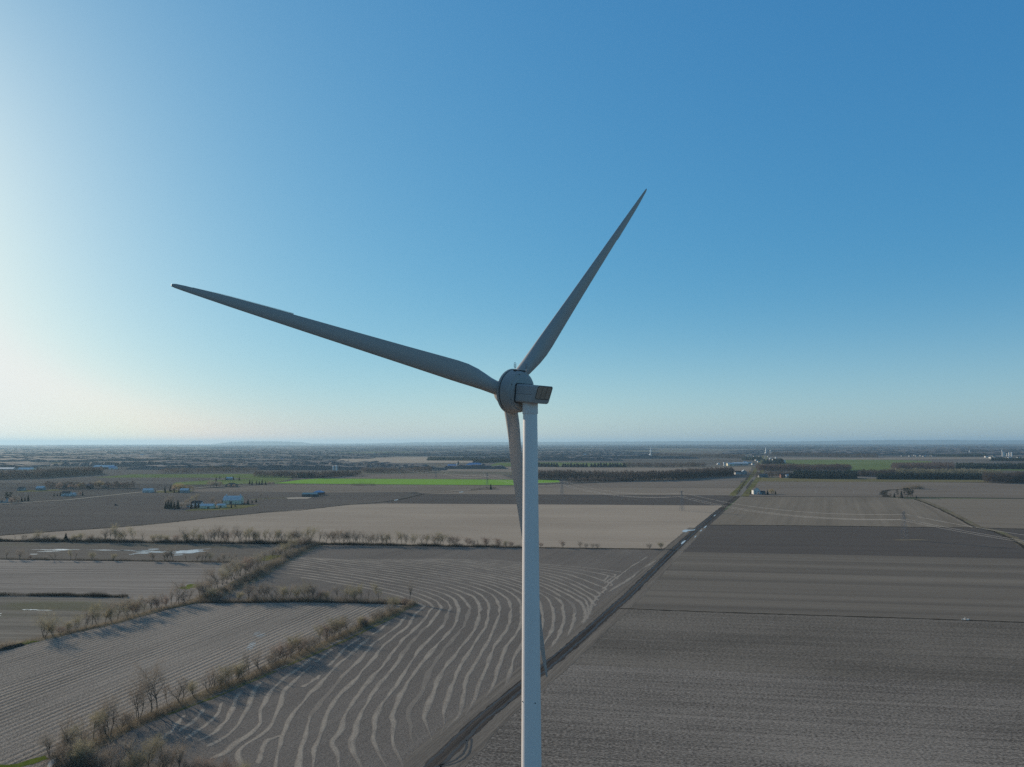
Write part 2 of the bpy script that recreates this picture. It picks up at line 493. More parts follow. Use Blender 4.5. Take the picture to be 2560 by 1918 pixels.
# two weather masts in lightning hoops on the drum
def mast(a, s, hh):
    root = MB()
    p = fr(s, a, math.sqrt(max(0, (RD - .25) ** 2 - a * a)) + drum_c)
    up = Vector((0, 0, 1))
    root.tube([p, p + up * .75], .06, 6)
    root.tube([p + up * .7 - HX * .26, p + up * .7 + HX * .26], .05, 5)
    hoop = []
    for k in range(13):
        an = math.pi * k / 12
        hoop.append(p + up * (1.35 + .26 * math.sin(an)) + HX * (.26 * math.cos(an)))
    hoop = [p + up * .7 + HX * .26] + hoop + [p + up * .7 - HX * .26]
    root.tube(hoop, .045, 5)
    root.tube([p + up * .7, p + up * 1.15], .05, 5)
    root.box(p + up * 1.2, (.16, .16, .12))
    return root.build('weather_mast', M['steel'], turb)
mast(-1.05, -2.3, 1.4)
mast(1.25, -3.2, 1.2)
mb = MB()                                       # low service rail and hatch between them
pa, pb = fr(-2.4, -1.1, RD - .55 + drum_c), fr(-3.2, 1.2, RD - .55 + drum_c)
mb.tube([pa + Vector((0, 0, .24)), (pa + pb) / 2 + Vector((0, 0, .40)), pb + Vector((0, 0, .2))], .05, 5)
mb.box((pa + pb) / 2 + Vector((0, 0, .17)), (1.5, .8, .34), Matrix.Rotation(PSI - R(20), 3, 'Z'))
mb.box(pa + Vector((0, 0, .16)), (.55, .5, .42), Matrix.Rotation(PSI, 3, 'Z'))
mb.build('service_hatch', M['seal'], turb)

# blades: round root that becomes an aerofoil, with toothed trailing edge on the outer part
LB = 66.0
TABLE = [  # fraction, chord, thickness ratio, roundness, twist
    (0.030, 2.65, 1.00, 1.0, 16), (0.060, 2.65, 1.00, 1.0, 16), (0.085, 2.78, .90, .75, 16), (0.115, 3.12, .72, .40, 15), (0.150, 3.55, .55, .15, 14),
    (0.190, 3.82, .44, .03, 12.5), (0.230, 3.80, .38, 0, 11), (0.30, 3.52, .31, 0, 9), (0.40, 3.12, .26, 0, 6.5), (0.50, 2.76, .235, 0, 4.5),
    (0.60, 2.40, .22, 0, 3.0), (0.70, 2.05, .205, 0, 2.0), (0.80, 1.66, .19, 0, 1.2), (0.88, 1.30, .18, 0, .6), (0.94, .95, .18, 0, .2),
    (0.975, .74, .18, 0, 0), (0.992, .56, .2, 0, 0), (0.998, .40, .2, 0, 0), (1.0, .20, .3, 0, 0)]
NPT = 36
def blade_pt(row, th):
    fr_, c, t, rd, tw = row
    xc = (1 - math.cos(th)) / 2
    sgn = 1 if th < math.pi else -1
    yt = 5 * t * (0.2969 * math.sqrt(max(xc, 0)) - .126 * xc - .3516 * xc ** 2 + .2843 * xc ** 3 - .1036 * xc ** 4) * c * sgn
    camber = .03 * c * math.sin(math.pi * xc)
    ax, ay = (0.30 - xc) * c, yt * (1.0 if sgn > 0 else .75) + camber
    bx, by = 0.5 * c * math.cos(th), 0.5 * c * math.sin(th)
    return ax * (1 - rd) + bx * rd, ay * (1 - rd) + by * rd
mb = MB(); rings = []
rows = []
for r0, r1 in zip(TABLE[:-1], TABLE[1:]):
    for k in range(3):
        u = k / 3
        rows.append(tuple(a + (b - a) * u for a, b in zip(r0, r1)))
rows.append(TABLE[-1])
def blade_xyz(row, x, y):
    tw = R(row[4]); z = row[0] * LB
    X = x * math.cos(tw) + y * math.sin(tw); Y = -x * math.sin(tw) + y * math.cos(tw)
    return Vector((X, Y, z))                    # X towards the leading edge, Y downwind, Z along the span
for row in rows:
    rings.append([mb.vert(blade_xyz(row, *blade_pt(row, 2 * math.pi * j / NPT))) for j in range(NPT)])
for a, b in zip(rings[:-1], rings[1:]):
    for j in range(NPT):
        mb.f.append((a[j], a[(j + 1) % NPT], b[(j + 1) % NPT], b[j])); mb.m.append(0)
mb.f.append(tuple(rings[-1])); mb.m.append(0)
blade_me = mb.mesh('blade', M['gelcoat'], True)
def row_at(q):
    for r0, r1 in zip(TABLE[:-1], TABLE[1:]):
        if r0[0] <= q <= r1[0]:
            u = (q - r0[0]) / (r1[0] - r0[0]); return tuple(a + (b - a) * u for a, b in zip(r0, r1))
mb = MB(); nt_ = 110
for k in range(nt_):
    q0 = .735 + .225 * k / nt_; q1 = .735 + .225 * (k + 1) / nt_
    a, b = row_at(q0), row_at(q1)
    xa, xb = -.7 * a[1] + .03, -.7 * b[1] + .03
    d = .20 * (1 - .4 * k / nt_) * min(1, (nt_ - k) / 25)
    mb.face([blade_xyz(a, xa, .012), blade_xyz(b, xb, .012), blade_xyz(b, xb - .06, .006), blade_xyz(a, xa - .06 - d, .002), blade_xyz(a, xa - .06, .006)])
    mb.face([blade_xyz(a, xa, -.006), blade_xyz(b, xb, -.006), blade_xyz(b, xb - .06, -.003), blade_xyz(a, xa - .06 - d, 0), blade_xyz(a, xa - .06, -.003)][::-1])
serr_me = mb.mesh('serrated_edge', M['gelcoat'])
mb = MB()
mb.lathe([(1.55, 1.30), (1.55, 1.46), (1.95, 1.46), (2.0, 1.34)], lambda s, a, b: (a, b, s), 40)
collar_me = mb.mesh('root_collar', M['gelcoat'], True)
for an, cone in ((R(171.114), R(.286)), (R(50.436), R(.46)), (R(289.975), R(.312))):
    d = HX * math.cos(an) + VX * math.sin(an)
    d = (d * math.cos(cone) + AX * math.sin(cone)).normalized()
    tan = (-HX * math.sin(an) + VX * math.cos(an)).normalized()
    dn = d.cross(tan).normalized()               # completes a right-handed frame
    if dn.dot(AX) > 0: dn = -dn
    mw = Matrix((tan, dn, d)).transposed().to_4x4()
    if mw.determinant() < 0: pass
    bo = bpy.data.objects.new('blade', blade_me); COL.objects.link(bo); bo.parent = turb
    bo.matrix_local = Matrix.Translation(local(HUB)) @ mw
    se = bpy.data.objects.new('serrated_edge', serr_me); COL.objects.link(se); se.parent = bo
    co = bpy.data.objects.new('root_collar', collar_me); COL.objects.link(co); co.parent = bo

# ------------------------------------------------------------------ ground and fields
def sheet(name, label, pts, z, mat, cat='field', kind='structure', world_pts=False):
    mb = MB()
    ps = [Vector((p[0], p[1], z)) if world_pts else at(p[0], p[1], z) for p in pts]
    bm = bmesh.new()
    f = bm.faces.new([bm.verts.new(p) for p in ps])
    f.normal_update()
    if f.normal.z < 0: f.normal_flip()
    bmesh.ops.triangulate(bm, faces=bm.faces)
    me = bpy.data.meshes.new(name); bm.to_mesh(me); bm.free()
    me.materials.append(mat)
    o = bpy.data.objects.new(name, me); COL.objects.link(o)
    return tag(o, label, cat, None, kind)

def base_mat():
    m, nt, b = new_mat('far_countryside')
    v = mapped(nt, R(-7), 1 / 900.0, 1 / 260.0)
    fl = nt.nodes.new('ShaderNodeVectorMath'); fl.operation = 'FLOOR'; nt.links.new(v, fl.inputs[0])
    wnz = nt.nodes.new('ShaderNodeTexWhiteNoise'); wnz.noise_dimensions = '2D'; nt.links.new(fl.outputs[0], wnz.inputs['Vector'])
    cr = nt.nodes.new('ShaderNodeValToRGB'); cr.color_ramp.interpolation = 'CONSTANT'
    cols = [(0, (.10, .094, .086)), (.22, (.145, .134, .120)), (.42, (.08, .076, .072)), (.58, (.175, .160, .140)), (.74, (.12, .112, .10)), (.86, (.085, .125, .05)), (.93, (.15, .14, .10))]
    e = cr.color_ramp.elements
    while len(e) < len(cols): e.new(.5)
    for q, (p, c) in zip(e, cols): q.position = p; q.color = (*c, 1)
    nt.links.new(wnz.outputs[0], cr.inputs[0])
    n2 = noise(nt, mapped(nt, R(-7), .3, 1), .006, 5, .65)
    nt.links.new(mix_c(nt, math_n(nt, 'MULTIPLY', ramp(nt, n2, .35, .65), .6), cr.outputs[0], (.12, .11, .095)), b.inputs['Base Color'])
    b.inputs['Roughness'].default_value = .95
    b.inputs['Specular IOR Level'].default_value = 0.0
    return m
gpts = [(42000 * math.cos(2 * math.pi * k / 96), 42000 * math.sin(2 * math.pi * k / 96)) for k in range(96)]
sheet('ground', 'flat farming plain reaching to the horizon', gpts, -0.05, base_mat(), 'ground', world_pts=True)

# far fields: (name, label, polygon in photo pixels, z, colours)
FM = {}
def fm(key, *a, **k):
    FM[key] = field_mat(key, *a, **k); return FM[key]
fm('tan_stubble', (.225, .200, .172), (.315, .285, .245), -5, gain=1.12, streak=14, streak_amt=.35, clod=.8, clod_amt=.25, patch=.01, patch_amt=.45, bump=.03)
fm('grey_soil', (.115, .112, .110), (.160, .152, .145), -4, gain=.80, streak=25, streak_amt=.45, clod=.6, clod_amt=.2, patch=.006, patch_amt=.5, bump=.03)
fm('dark_soil', (.078, .076, .076), (.108, .103, .100), -7, streak=16, streak_amt=.5, clod=.9, clod_amt=.3, patch=.01, patch_amt=.4, bump=.04)
fm('mid_soil', (.140, .128, .115), (.195, .178, .160), -6, streak=18, streak_amt=.5, clod=.7, clod_amt=.25, patch=.008, patch_amt=.5, bump=.03)
fm('light_soil', (.175, .160, .142), (.240, .218, .192), -6, streak=20, streak_amt=.4, clod=.7, clod_amt=.25, patch=.008, patch_amt=.5, bump=.03)
fm('winter_wheat', (.130, .270, .040), (.180, .350, .060), -3, streak=20, streak_amt=.4, clod=.5, clod_amt=.15, patch=.004, patch_amt=.5, bump=0)
fm('dull_grass', (.080, .125, .045), (.140, .185, .075), -4, streak=30, streak_amt=.5, clod=.3, clod_amt=.3, patch=.006, patch_amt=.6, bump=0)
fm('olive_grass', (.110, .108, .055), (.185, .170, .095), -4, streak=20, streak_amt=.4, clod=.4, clod_amt=.4, patch=.01, patch_amt=.6, bump=0)

far = [
 ('grey ploughed field left of the farm buildings, crossed by faint lines', [(-400, 1262), (170, 1254), (345, 1233), (372, 1229), (690, 1212), (960, 1214), (1040, 1228), (960, 1259), (880, 1262), (800, 1270), (640, 1284), (480, 1300), (300, 1318), (120, 1330), (-30, 1341), (-400, 1362)], .02, 'grey_soil'),
 ('tan stubble field beyond the long bare hedgerow', [(-400, 1365), (-30, 1341), (120, 1330), (300, 1318), (480, 1300), (640, 1284), (800, 1270), (880, 1262), (962, 1259), (1805, 1264), (1800, 1275), (1745, 1322), (1690, 1372), (1560, 1371), (700, 1360), (-400, 1352)], .03, 'tan_stubble'),
 ('dark strip field behind the tan stubble field', [(962, 1259), (1040, 1242), (1060, 1235), (1842, 1238.5), (1843, 1243), (1805, 1264)], .03, 'dark_soil'),
 ('light brown strip field behind the dark strip', [(1060, 1235), (1150, 1224), (1290, 1219), (1600, 1220), (1845, 1221), (1842, 1238.5)], .04, 'light_soil'),
 ('dark brown strip field in front of the bare wood', [(1420, 1212), (1600, 1202), (1852, 1202), (1850, 1221), (1290, 1219), (1300, 1214)], .05, 'mid_soil'),
 ('brown field in front of the bright green field', [(690, 1211), (1100, 1213), (1290, 1215), (1290, 1219), (1150, 1224), (1060, 1235), (1040, 1230), (800, 1232), (660, 1229), (380, 1230)], .05, 'mid_soil'),
 ('bright green field of winter wheat', [(682, 1208.5), (755, 1199), (800, 1196.5), (1100, 1198), (1396, 1200.5), (1400, 1206), (1345, 1208), (1290, 1213), (1100, 1212), (900, 1210.5)], .10, 'winter_wheat'),
 ('brown strip behind the bright green field', [(760, 1197), (900, 1187), (1060, 1185), (1250, 1186), (1285, 1198), (1100, 1198), (800, 1196)], .08, 'mid_soil'),
 ('dull green meadow left of the bright green field', [(235, 1194), (330, 1186), (630, 1185), (700, 1190), (740, 1192), (690, 1197), (500, 1194)], .08, 'dull_grass'),
 ('dark strip of soil below the dull green meadow', [(180, 1197), (235, 1194), (520, 1195), (540, 1201), (300, 1203), (100, 1203)], .09, 'grey_soil'),
 ('green meadow with small trees beside the farmhouse', [(440, 1206), (520, 1201), (700, 1194), (735, 1196), (690, 1207), (560, 1211), (430, 1212)], .10, 'dull_grass'),
 ('pale tan field far left of the turbine', [(840, 1153), (860, 1144), (1070, 1143), (1075, 1150), (1190, 1151), (1185, 1157), (860, 1158)], .25, 'tan_stubble'),
 ('green field far behind the tower', [(1215, 1166), (1245, 1157), (1375, 1156), (1580, 1158), (1560, 1166), (1300, 1166)], .25, 'dull_grass'),
 ('brown field behind the far green strip', [(1100, 1178), (1130, 1168), (1880, 1168), (1876, 1179), (1500, 1181), (1300, 1180)], .12, 'light_soil'),
 ('pale yellow strip field far left', [(40, 1158.5), (90, 1156), (400, 1156), (380, 1158.6)], .3, 'olive_grass'),
 ('light brown field beyond the wood right of the road', [(1880, 1204), (1960, 1204), (2200, 1205), (2330, 1206), (2560, 1209), (3000, 1212), (3000, 1248), (2560, 1245.5), (2330, 1242.5), (2200, 1242), (1862, 1241)], .03, 'mid_soil'),
 ('olive grass strip in front of the dark evergreen block', [(1893, 1194), (1990, 1194), (2160, 1197), (2480, 1197), (2470, 1206), (2200, 1205), (1960, 1204), (1884, 1204)], .06, 'olive_grass'),
 ('dull green meadow behind the woods on the right', [(1935, 1167), (1945, 1150), (2130, 1149), (2240, 1150), (2330, 1153), (2330, 1163), (2220, 1178), (2120, 1178), (2110, 1163)], .2, 'dull_grass'),
 ('pale strip field before the far village', [(1935, 1149), (1950, 1145), (2470, 1143.5), (2480, 1148), (2240, 1149.5)], .3, 'light_soil'),
 ('green strip behind the yellowish trees on the right', [(2410, 1174), (2600, 1172.5), (2900, 1172), (2900, 1176), (2560, 1177)], .2, 'dull_grass'),
 ('tan field with diagonal rows inside the curved ditch', [(1850, 1242), (2200, 1243), (2285, 1247), (2330, 1264), (2400, 1297), (2436, 1319), (2300, 1318), (1775, 1312), (1800, 1290)], .03, 'tan_diag'),
 ('tan field with oblique rows beyond the grassy ditch', [(2292, 1246), (2560, 1247.5), (3000, 1250), (3000, 1328), (2560, 1322), (2460, 1320), (2405, 1292)], .03, 'tan_diag2'),
 ('dark field at the right edge below the grassy ditch', [(2462, 1321), (2560, 1323), (3000, 1330), (3000, 1420), (2640, 1400), (2545, 1352)], .03, 'dark_soil'),
 ('dark ploughed field under the pylon', [(1775, 1313), (2300, 1319), (2440, 1320.5), (2540, 1352), (2640, 1402), (2560, 1397), (2128, 1388), (1700, 1380), (1700, 1372)], .03, 'dark_soil'),
]
fm('tan_diag', (.165, .152, .132), (.245, .225, .195), 66, streak=26, streak_amt=.6, row=11, row_amt=.10, clod=.6, clod_amt=.3, patch=.01, patch_amt=.4, bump=.03, gain=.86)
fm('tan_diag2', (.180, .165, .145), (.245, .225, .195), 160, streak=22, streak_amt=.55, row=13, row_amt=.10, clod=.6, clod_amt=.25, patch=.008, patch_amt=.4, bump=.03, gain=.86)
for lab, pts, z, mk in far:
    sheet('field', lab, pts, z, FM[mk])

# near fields
near_right = field_mat('rough_stubble', (.070, .067, .064), (.250, .238, .224), -8.7, streak=2.2, streak_amt=.45, clod=1.7, clod_amt=1.45, clod_along=.55, patch=.012, patch_amt=.6, bump=.15, glint=.3)
near_mid = field_mat('fine_stubble', (.078, .075, .070), (.196, .186, .172), -8.7, streak=3, streak_amt=.40, clod=1.4, clod_amt=1.6, clod_along=.55, patch=.012, patch_amt=.65, bump=.14, glint=.15)
banded = field_mat('banded_soil', (.110, .105, .098), (.182, .172, .156), -8.2, streak=22, streak_amt=.95, clod=1.0, clod_amt=.3, clod_along=.3, patch=.008, patch_amt=.2, bump=.05)
swath_f = field_mat('harvested_soil', (.105, .100, .096), (.188, .178, .168), 68, streak=2.0, streak_amt=.35, clod=2.2, clod_amt=1.5, clod_along=.5, patch=.02, patch_amt=.4, bump=.14)
corn = field_mat('corn_stubble', (.080, .076, .071), (.250, .234, .214), 74.3, streak=3.5, streak_amt=.22, row=3.05, row_amt=.30, clod=2.4, clod_amt=1.5, clod_along=.6, patch=.015, patch_amt=.4, bump=.20, glint=.6, gain=1.3)
f1m = field_mat('wet_stubble', (.110, .104, .096), (.168, .158, .144), -4.5, streak=4.5, streak_amt=.55, clod=1.2, clod_amt=.3, clod_along=.12, patch=.01, patch_amt=.3, bump=.04, tint=(.115, .118, .06), tint_scale=.006, gain=1.06)
f2m = field_mat('striped_stubble', (.118, .112, .106), (.230, .218, .204), -3.5, streak=4.0, streak_amt=.95, clod=1.2, clod_amt=.35, clod_along=.1, patch=.012, patch_amt=.3, bump=.05, gain=1.26)
f3m = field_mat('weedy_stubble', (.110, .106, .096), (.200, .190, .170), -3.5, streak=5, streak_amt=.9, clod=1.2, clod_amt=.35, clod_along=.12, patch=.02, patch_amt=.35, bump=.05, tint=(.13, .13, .07), tint_scale=.02, gain=1.15)

TRACK = [(1030, 1968), (1081, 1918), (1200, 1801), (1290, 1727), (1400, 1639), (1433, 1611), (1569, 1490), (1682, 1378), (1745, 1320), (1800, 1275), (1844, 1241)]
H7 = [(1036, 1510), (960, 1543), (850, 1592), (740, 1643), (640, 1690), (500, 1742), (400, 1784), (330, 1815), (245, 1857), (150, 1918)]
H6 = [(500, 1506), (620, 1505), (760, 1503), (900, 1506), (1036, 1510)]
H5 = [(500, 1503), (580, 1470), (640, 1440), (690, 1412), (740, 1384), (790, 1362)]
H4 = [(-60, 1640), (0, 1622), (110, 1597), (200, 1576), (290, 1556), (400, 1524), (500, 1504)]
H1 = [(-120, 1349), (0, 1352), (380, 1357), (790, 1361), (1300, 1369), (1690, 1374)]
H2 = [(-100, 1396), (0, 1398), (300, 1402), (575, 1406)]
H3 = [(-100, 1487), (0, 1489), (160, 1490), (316, 1493)]

sheet('field', 'harvested field striped with curving pale straw rows', [(500, 1503), (580, 1470), (690, 1412), (790, 1361), (1300, 1369), (1686, 1374), (1569, 1490), (1400, 1639), (1200, 1801), (1081, 1918), (980, 2030), (150, 2030), (330, 1815), (640, 1690), (1036, 1510)], .03, swath_f)
sheet('field', 'corn stubble field in close straight rows, lower left', [(-300, 1710), (0, 1624), (290, 1558), (500, 1505), (760, 1503), (1036, 1510), (640, 1690), (330, 1815), (150, 1918), (60, 2000), (-500, 2040)], .03, corn)
sheet('field', 'wet field with long streaks of standing water', [(-400, 1346), (0, 1353), (790, 1362), (690, 1412), (600, 1460), (575, 1406), (0, 1398), (-400, 1394)], .03, f1m)
sheet('field', 'grey field of fine pale stripes behind the low dark hedge', [(-400, 1394), (0, 1398), (575, 1406), (640, 1440), (500, 1504), (400, 1524), (316, 1493), (-400, 1486)], .032, f2m)
sheet('field', 'weedy striped field below the low dark hedge', [(-400, 1486), (0, 1489), (316, 1493), (400, 1524), (290, 1556), (0, 1622), (-400, 1740)], .034, f3m)
sheet('field', 'banded brown field between the dark field and the thin ditch', [(1700, 1380), (2128, 1388), (2560, 1397), (3000, 1410), (3000, 1575), (2560, 1556), (2128, 1541), (1530, 1521), (1569, 1490)], .03, banded)
sheet('field', 'fine grey stubble below the thin ditch', [(1530, 1521), (2128, 1541), (2560, 1556), (3000, 1575), (3000, 1750), (2560, 1713), (1700, 1674), (1370, 1658)], .03, near_mid)
sheet('field', 'rough grey stubble in the lower right corner', [(1370, 1658), (1700, 1674), (2560, 1713), (3000, 1750), (3200, 2150), (880, 2150), (1081, 1918)], .03, near_right)

def smooth_line(pts, step):
    """resample ground points at an even step"""
    out = []; 
    for a, b in zip(pts[:-1], pts[1:]):
        n = max(1, int((b - a).length / step))
        for k in range(n): out.append(a.lerp(b, k / n))
    out.append(pts[-1]); return out

def strip(name, label, px, width, z, mat, cat, kind='structure', step=4.0, jit=.15, seed=0, wob=0.0, world_pts=False, hump=0.0, taper=False):
    rng = random.Random(seed)
    pts = smooth_line([Vector((p[0], p[1], z)) for p in px] if world_pts else [at(p[0], p[1], z) for p in px], step)
    mb = MB(); prev = None
    L = len(pts)
    for k, p in enumerate(pts):
        t = (pts[min(k + 1, L - 1)] - pts[max(k - 1, 0)]).normalized()
        nrm = Vector((-t.y, t.x, 0))
        w = width(k / (L - 1)) if callable(width) else width
        if taper: w *= min(1.0, 6 * (k + .4) / L, 6 * (L - k - .6) / L)
        c = p + nrm * (wob * mnoise.noise(Vector((k * .15, seed * 7.1, 0))))
        a = c + nrm * (w / 2 * (1 + jit * rng.uniform(-1, 1))); b = c - nrm * (w / 2 * (1 + jit * rng.uniform(-1, 1)))
        if hump: c = c + Vector((0, 0, hump * rng.uniform(.6, 1.2)))
        cur = [mb.vert(a), mb.vert(c), mb.vert(b)]
        if prev:
            for j in (0, 1):
                mb.f.append((prev[j], cur[j], cur[j + 1], prev[j + 1])); mb.m.append(0)
        prev = cur
    o = mb.build(name, mat)
    return tag(o, label, cat, None, kind)

lane = field_mat('wet_earth_lane', (.030, .029, .030), (.085, .080, .076), 68.3, streak=1.6, streak_amt=1.1, clod=1.0, clod_amt=.35, clod_along=.1, patch=.03, patch_amt=.3, bump=.12, spec=.3)
headland = field_mat('headland_soil', (.105, .100, .094), (.190, .178, .162), 68.3, streak=1.8, streak_amt=.9, clod=1.2, clod_amt=.35, clod_along=.15, patch=.03, patch_amt=.3, bump=.08)
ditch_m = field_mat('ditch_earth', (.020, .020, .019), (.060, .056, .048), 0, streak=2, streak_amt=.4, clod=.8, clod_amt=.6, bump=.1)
verge_m = field_mat('verge_grass', (.075, .085, .035), (.170, .165, .085), 20, streak=3, streak_amt=.4, clod=.7, clod_amt=.8, patch=.03, patch_amt=.7, bump=.1)
dry_m = field_mat('dry_grass', (.100, .092, .070), (.195, .178, .138), 20, streak=3, streak_amt=.4, clod=.7, clod_amt=.8, patch=.03, patch_amt=.5, bump=.1, tint=(.10, .125, .04), tint_scale=.02)
road_m = field_mat('road_asphalt', (.130, .128, .124), (.185, .182, .176), 68, streak=1.0, streak_amt=.5, clod=.8, clod_amt=.2, bump=0)
gravel_m = field_mat('gravel_road', (.26, .25, .22), (.36, .34, .30), 20, streak=2, streak_amt=.5, clod=.8, clod_amt=.3, bump=0)

def offset_px(px, d, z=0.0):
    pts = [at(*p) for p in px]; out = []
    for k, p in enumerate(pts):
        t = (pts[min(k + 1, len(pts) - 1)] - pts[max(k - 1, 0)]).normalized()
        out.append((p.x - t.y * d, p.y + t.x * d))
    return out
strip('field_margin', 'pale ridged headland left of the dark earth lane', offset_px(TRACK[:-2], 6.0), 8.0, .055, headland, 'field', jit=.12, seed=1, world_pts=True)
strip('field_margin', 'narrow rutted headland right of the dark earth lane', offset_px(TRACK[:-2], -6.0), 6.0, .055, headland, 'field', jit=.2, seed=2, world_pts=True)
strip('path', 'wet dark earth lane with ruts running up to the paved road', TRACK, lambda u: 5.8 + 3.2 * u, .075, lane, 'path', jit=.14, seed=3, step=3)
rut_m = plain('rut_mud', (.022, .021, .022), .6, .35, .3, .3)
strip('path', 'deep black rut along the left side of the earth lane', offset_px(TRACK[:-1], 2.0), .9, .09, rut_m, 'path', jit=.5, seed=4, step=2, wob=.8, world_pts=True)
strip('path', 'deep black rut along the right side of the earth lane', offset_px(TRACK[:-1], -1.6), 1.1, .09, rut_m, 'path', jit=.5, seed=5, step=2, wob=.8, world_pts=True)
strip('path', 'inner looping tyre rut where a tractor turned off the lane', [(1168, 1850), (1166, 1868), (1158, 1884), (1140, 1899), (1112, 1910), (1085, 1917)], .7, .09, rut_m, 'path', jit=.4, seed=6, step=1)
strip('path', 'outer looping tyre rut where a tractor turned off the lane', [(1178, 1846), (1179, 1862), (1174, 1880), (1160, 1897), (1135, 1909), (1100, 1917)], .7, .09, rut_m, 'path', jit=.4, seed=7, step=1)

# paved road beyond the lane
ROAD = [(1846, 1240), (1872, 1210), (1890, 1189), (1901, 1170), (1908, 1152), (1913, 1140), (1918, 1130)]
strip('grass_verge', 'green verges along the straight paved road', ROAD, 34, .10, verge_m, 'verge', jit=.05, seed=8, step=20)
strip('road', 'straight grey paved road running off to the far village', ROAD, 9.5, .16, road_m, 'road', jit=.02, seed=9, step=20)
strip('road', 'pale gravel farm road crossing the left fields', [(-200, 1272), (0, 1260), (75, 1255), (165, 1250), (270, 1239), (345, 1231), (380, 1228), (470, 1222), (520, 1217), (640, 1212)], 9.0, .10, gravel_m, 'road', jit=.06, seed=10, step=10)
strip('path', 'pale gravel yard in front of the low green barn', [(718, 1246), (752, 1245), (775, 1245)], 34, .08, gravel_m, 'path', jit=.15, seed=11, step=8)
strip('path', 'grassy farm drive between the barns and the gravel yard', [(628, 1249), (680, 1245.5), (722, 1245)], 9, .06, verge_m, 'path', jit=.2, seed=12, step=8)
strip('grass_verge', 'sunlit lawn around the small pale barns', [(480, 1273), (540, 1273), (575, 1270), (610, 1262)], 44, .05, verge_m, 'lawn', jit=.2, seed=13, step=8)
strip('grass_verge', 'bright lawn strip around the roadside houses at left', [(50, 1228), (100, 1227), (150, 1225)], 50, .06, verge_m, 'lawn', jit=.2, seed=14, step=8)
strip('grass_verge', 'lawn around the farmhouse with golden trees', [(390, 1230), (430, 1229), (480, 1228)], 60, .07, verge_m, 'lawn', jit=.2, seed=15, step=8)

# ditches
def ditch(label, px, w, seed, z=.06, step=3):
    return strip('ditch', label, px, w, z, ditch_m, 'ditch', jit=.45, seed=seed, step=step, wob=w * .3)
ditch('thin dark ditch crossing the right stubble', [(1535, 1521), (1700, 1527), (1780, 1530), (1900, 1534), (2128, 1541), (2400, 1550), (2560, 1556), (2760, 1564)], 2.0, 21)
ditch('long dark ditch between the tan and the grey field', [(-160, 1352), (-30, 1341), (120, 1330), (300, 1318), (400, 1309), (480, 1300), (560, 1290), (640, 1284), (660, 1280), (740, 1277), (800, 1270), (870, 1262)], 5.0, 22)
ditch('winding ditch with bright puddles behind the tan field', [(870, 1262), (905, 1259), (950, 1256), (1000, 1249), (1040, 1240), (1060, 1234), (1130, 1230), (1180, 1226), (1250, 1222)], 5.0, 23, .12)
ditch('dark edge between the diagonal-row field and the dark field', [(1778, 1312.5), (2050, 1315), (2300, 1318), (2438, 1320), (2560, 1323)], 5.0, 24)
ditch('dark ditch along the front of the far right field', [(1864, 1241.5), (2200, 1242.5), (2285, 1243.5), (2330, 1243.5), (2560, 1247), (2760, 1249)], 7.0, 25)
ditch('dark bend of the ditch around the pine clump', [(2222, 1243), (2213, 1239), (2206, 1234), (2210, 1228), (2225, 1225), (2262, 1223)], 12.0, 26, .08)
CD = [(2286, 1248), (2310, 1256), (2345, 1271), (2380, 1288), (2415, 1307), (2440, 1320), (2480, 1327), (2520, 1343), (2560, 1368), (2600, 1392)]
strip('grass_verge', 'yellowish grass bank along the diagonal ditch at right', [(x + 6, y - 1.5) for x, y in CD], 9.0, .05, dry_m, 'verge', jit=.3, seed=31, step=4)
ditch('diagonal ditch with yellowish grass bank at right', CD, 3.2, 27, .08)
strip('field_margin', 'pale margin left of the diagonal ditch at right', [(x - 5, y + 1.5) for x, y in CD[:6]], 3.0, .06, FM['light_soil'], 'field', jit=.3, seed=32, step=4)
# grass margins under the hedgerows
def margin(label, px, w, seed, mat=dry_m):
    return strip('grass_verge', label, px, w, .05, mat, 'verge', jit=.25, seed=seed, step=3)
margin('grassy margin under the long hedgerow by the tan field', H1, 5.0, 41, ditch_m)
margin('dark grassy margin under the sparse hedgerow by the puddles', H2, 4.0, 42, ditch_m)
margin('grassy margin of the left diagonal hedgerow', H4, 6.5, 43)
margin('wide green margin of the steep hedgerow above the junction', H5, 16.0, 44)
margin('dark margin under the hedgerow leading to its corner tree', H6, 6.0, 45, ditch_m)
margin('green edge along the hedgerow beside the straw rows', H7, 7.0, 46)
green_m = field_mat('fresh_grass', (.07, .10, .02), (.13, .16, .04), 20, streak=3, streak_amt=.4, clod=.7, clod_amt=.8, patch=.03, patch_amt=.7, bump=.1)
strip('grass_verge', 'patch of fresh green grass in the bottom left corner', [(-40, 1920), (40, 1915), (80, 1904), (118, 1893)], 3.6, .07, green_m, 'grass', jit=.3, seed=47, step=1.5)
strip('grass_verge', 'fresh green tuft patch at the left end of the diagonal hedgerow', [(40, 1612), (64, 1608), (84, 1602)], 6.0, .07, green_m, 'grass', jit=.4, seed=48, step=1.5)
strip('grass_verge', 'green clearing left of the hedgerow junction', [(452, 1472), (478, 1466), (495, 1461)], 10.0, .07, green_m, 'grass', jit=.4, seed=49, step=2)
strip('grass_verge', 'green clearing in the steep hedgerow', [(655, 1402), (672, 1394), (690, 1388)], 12.0, .07, verge_m, 'grass', jit=.4, seed=50, step=2)
for sd, lab, (x0, y0, x1, y1), w in ((51, 'thin pale green line beside the hedgerow near the straw rows', (700, 1672, 1000, 1535), 1.6), (52, 'second pale green line lower beside the hedgerow', (420, 1787, 690, 1677), 1.4)):
    strip('grass_verge', lab, [(x0, y0), ((x0 + x1) / 2, (y0 + y1) / 2 + 4), (x1, y1)], w, .08, verge_m, 'grass', jit=.5, seed=sd, step=1.5)

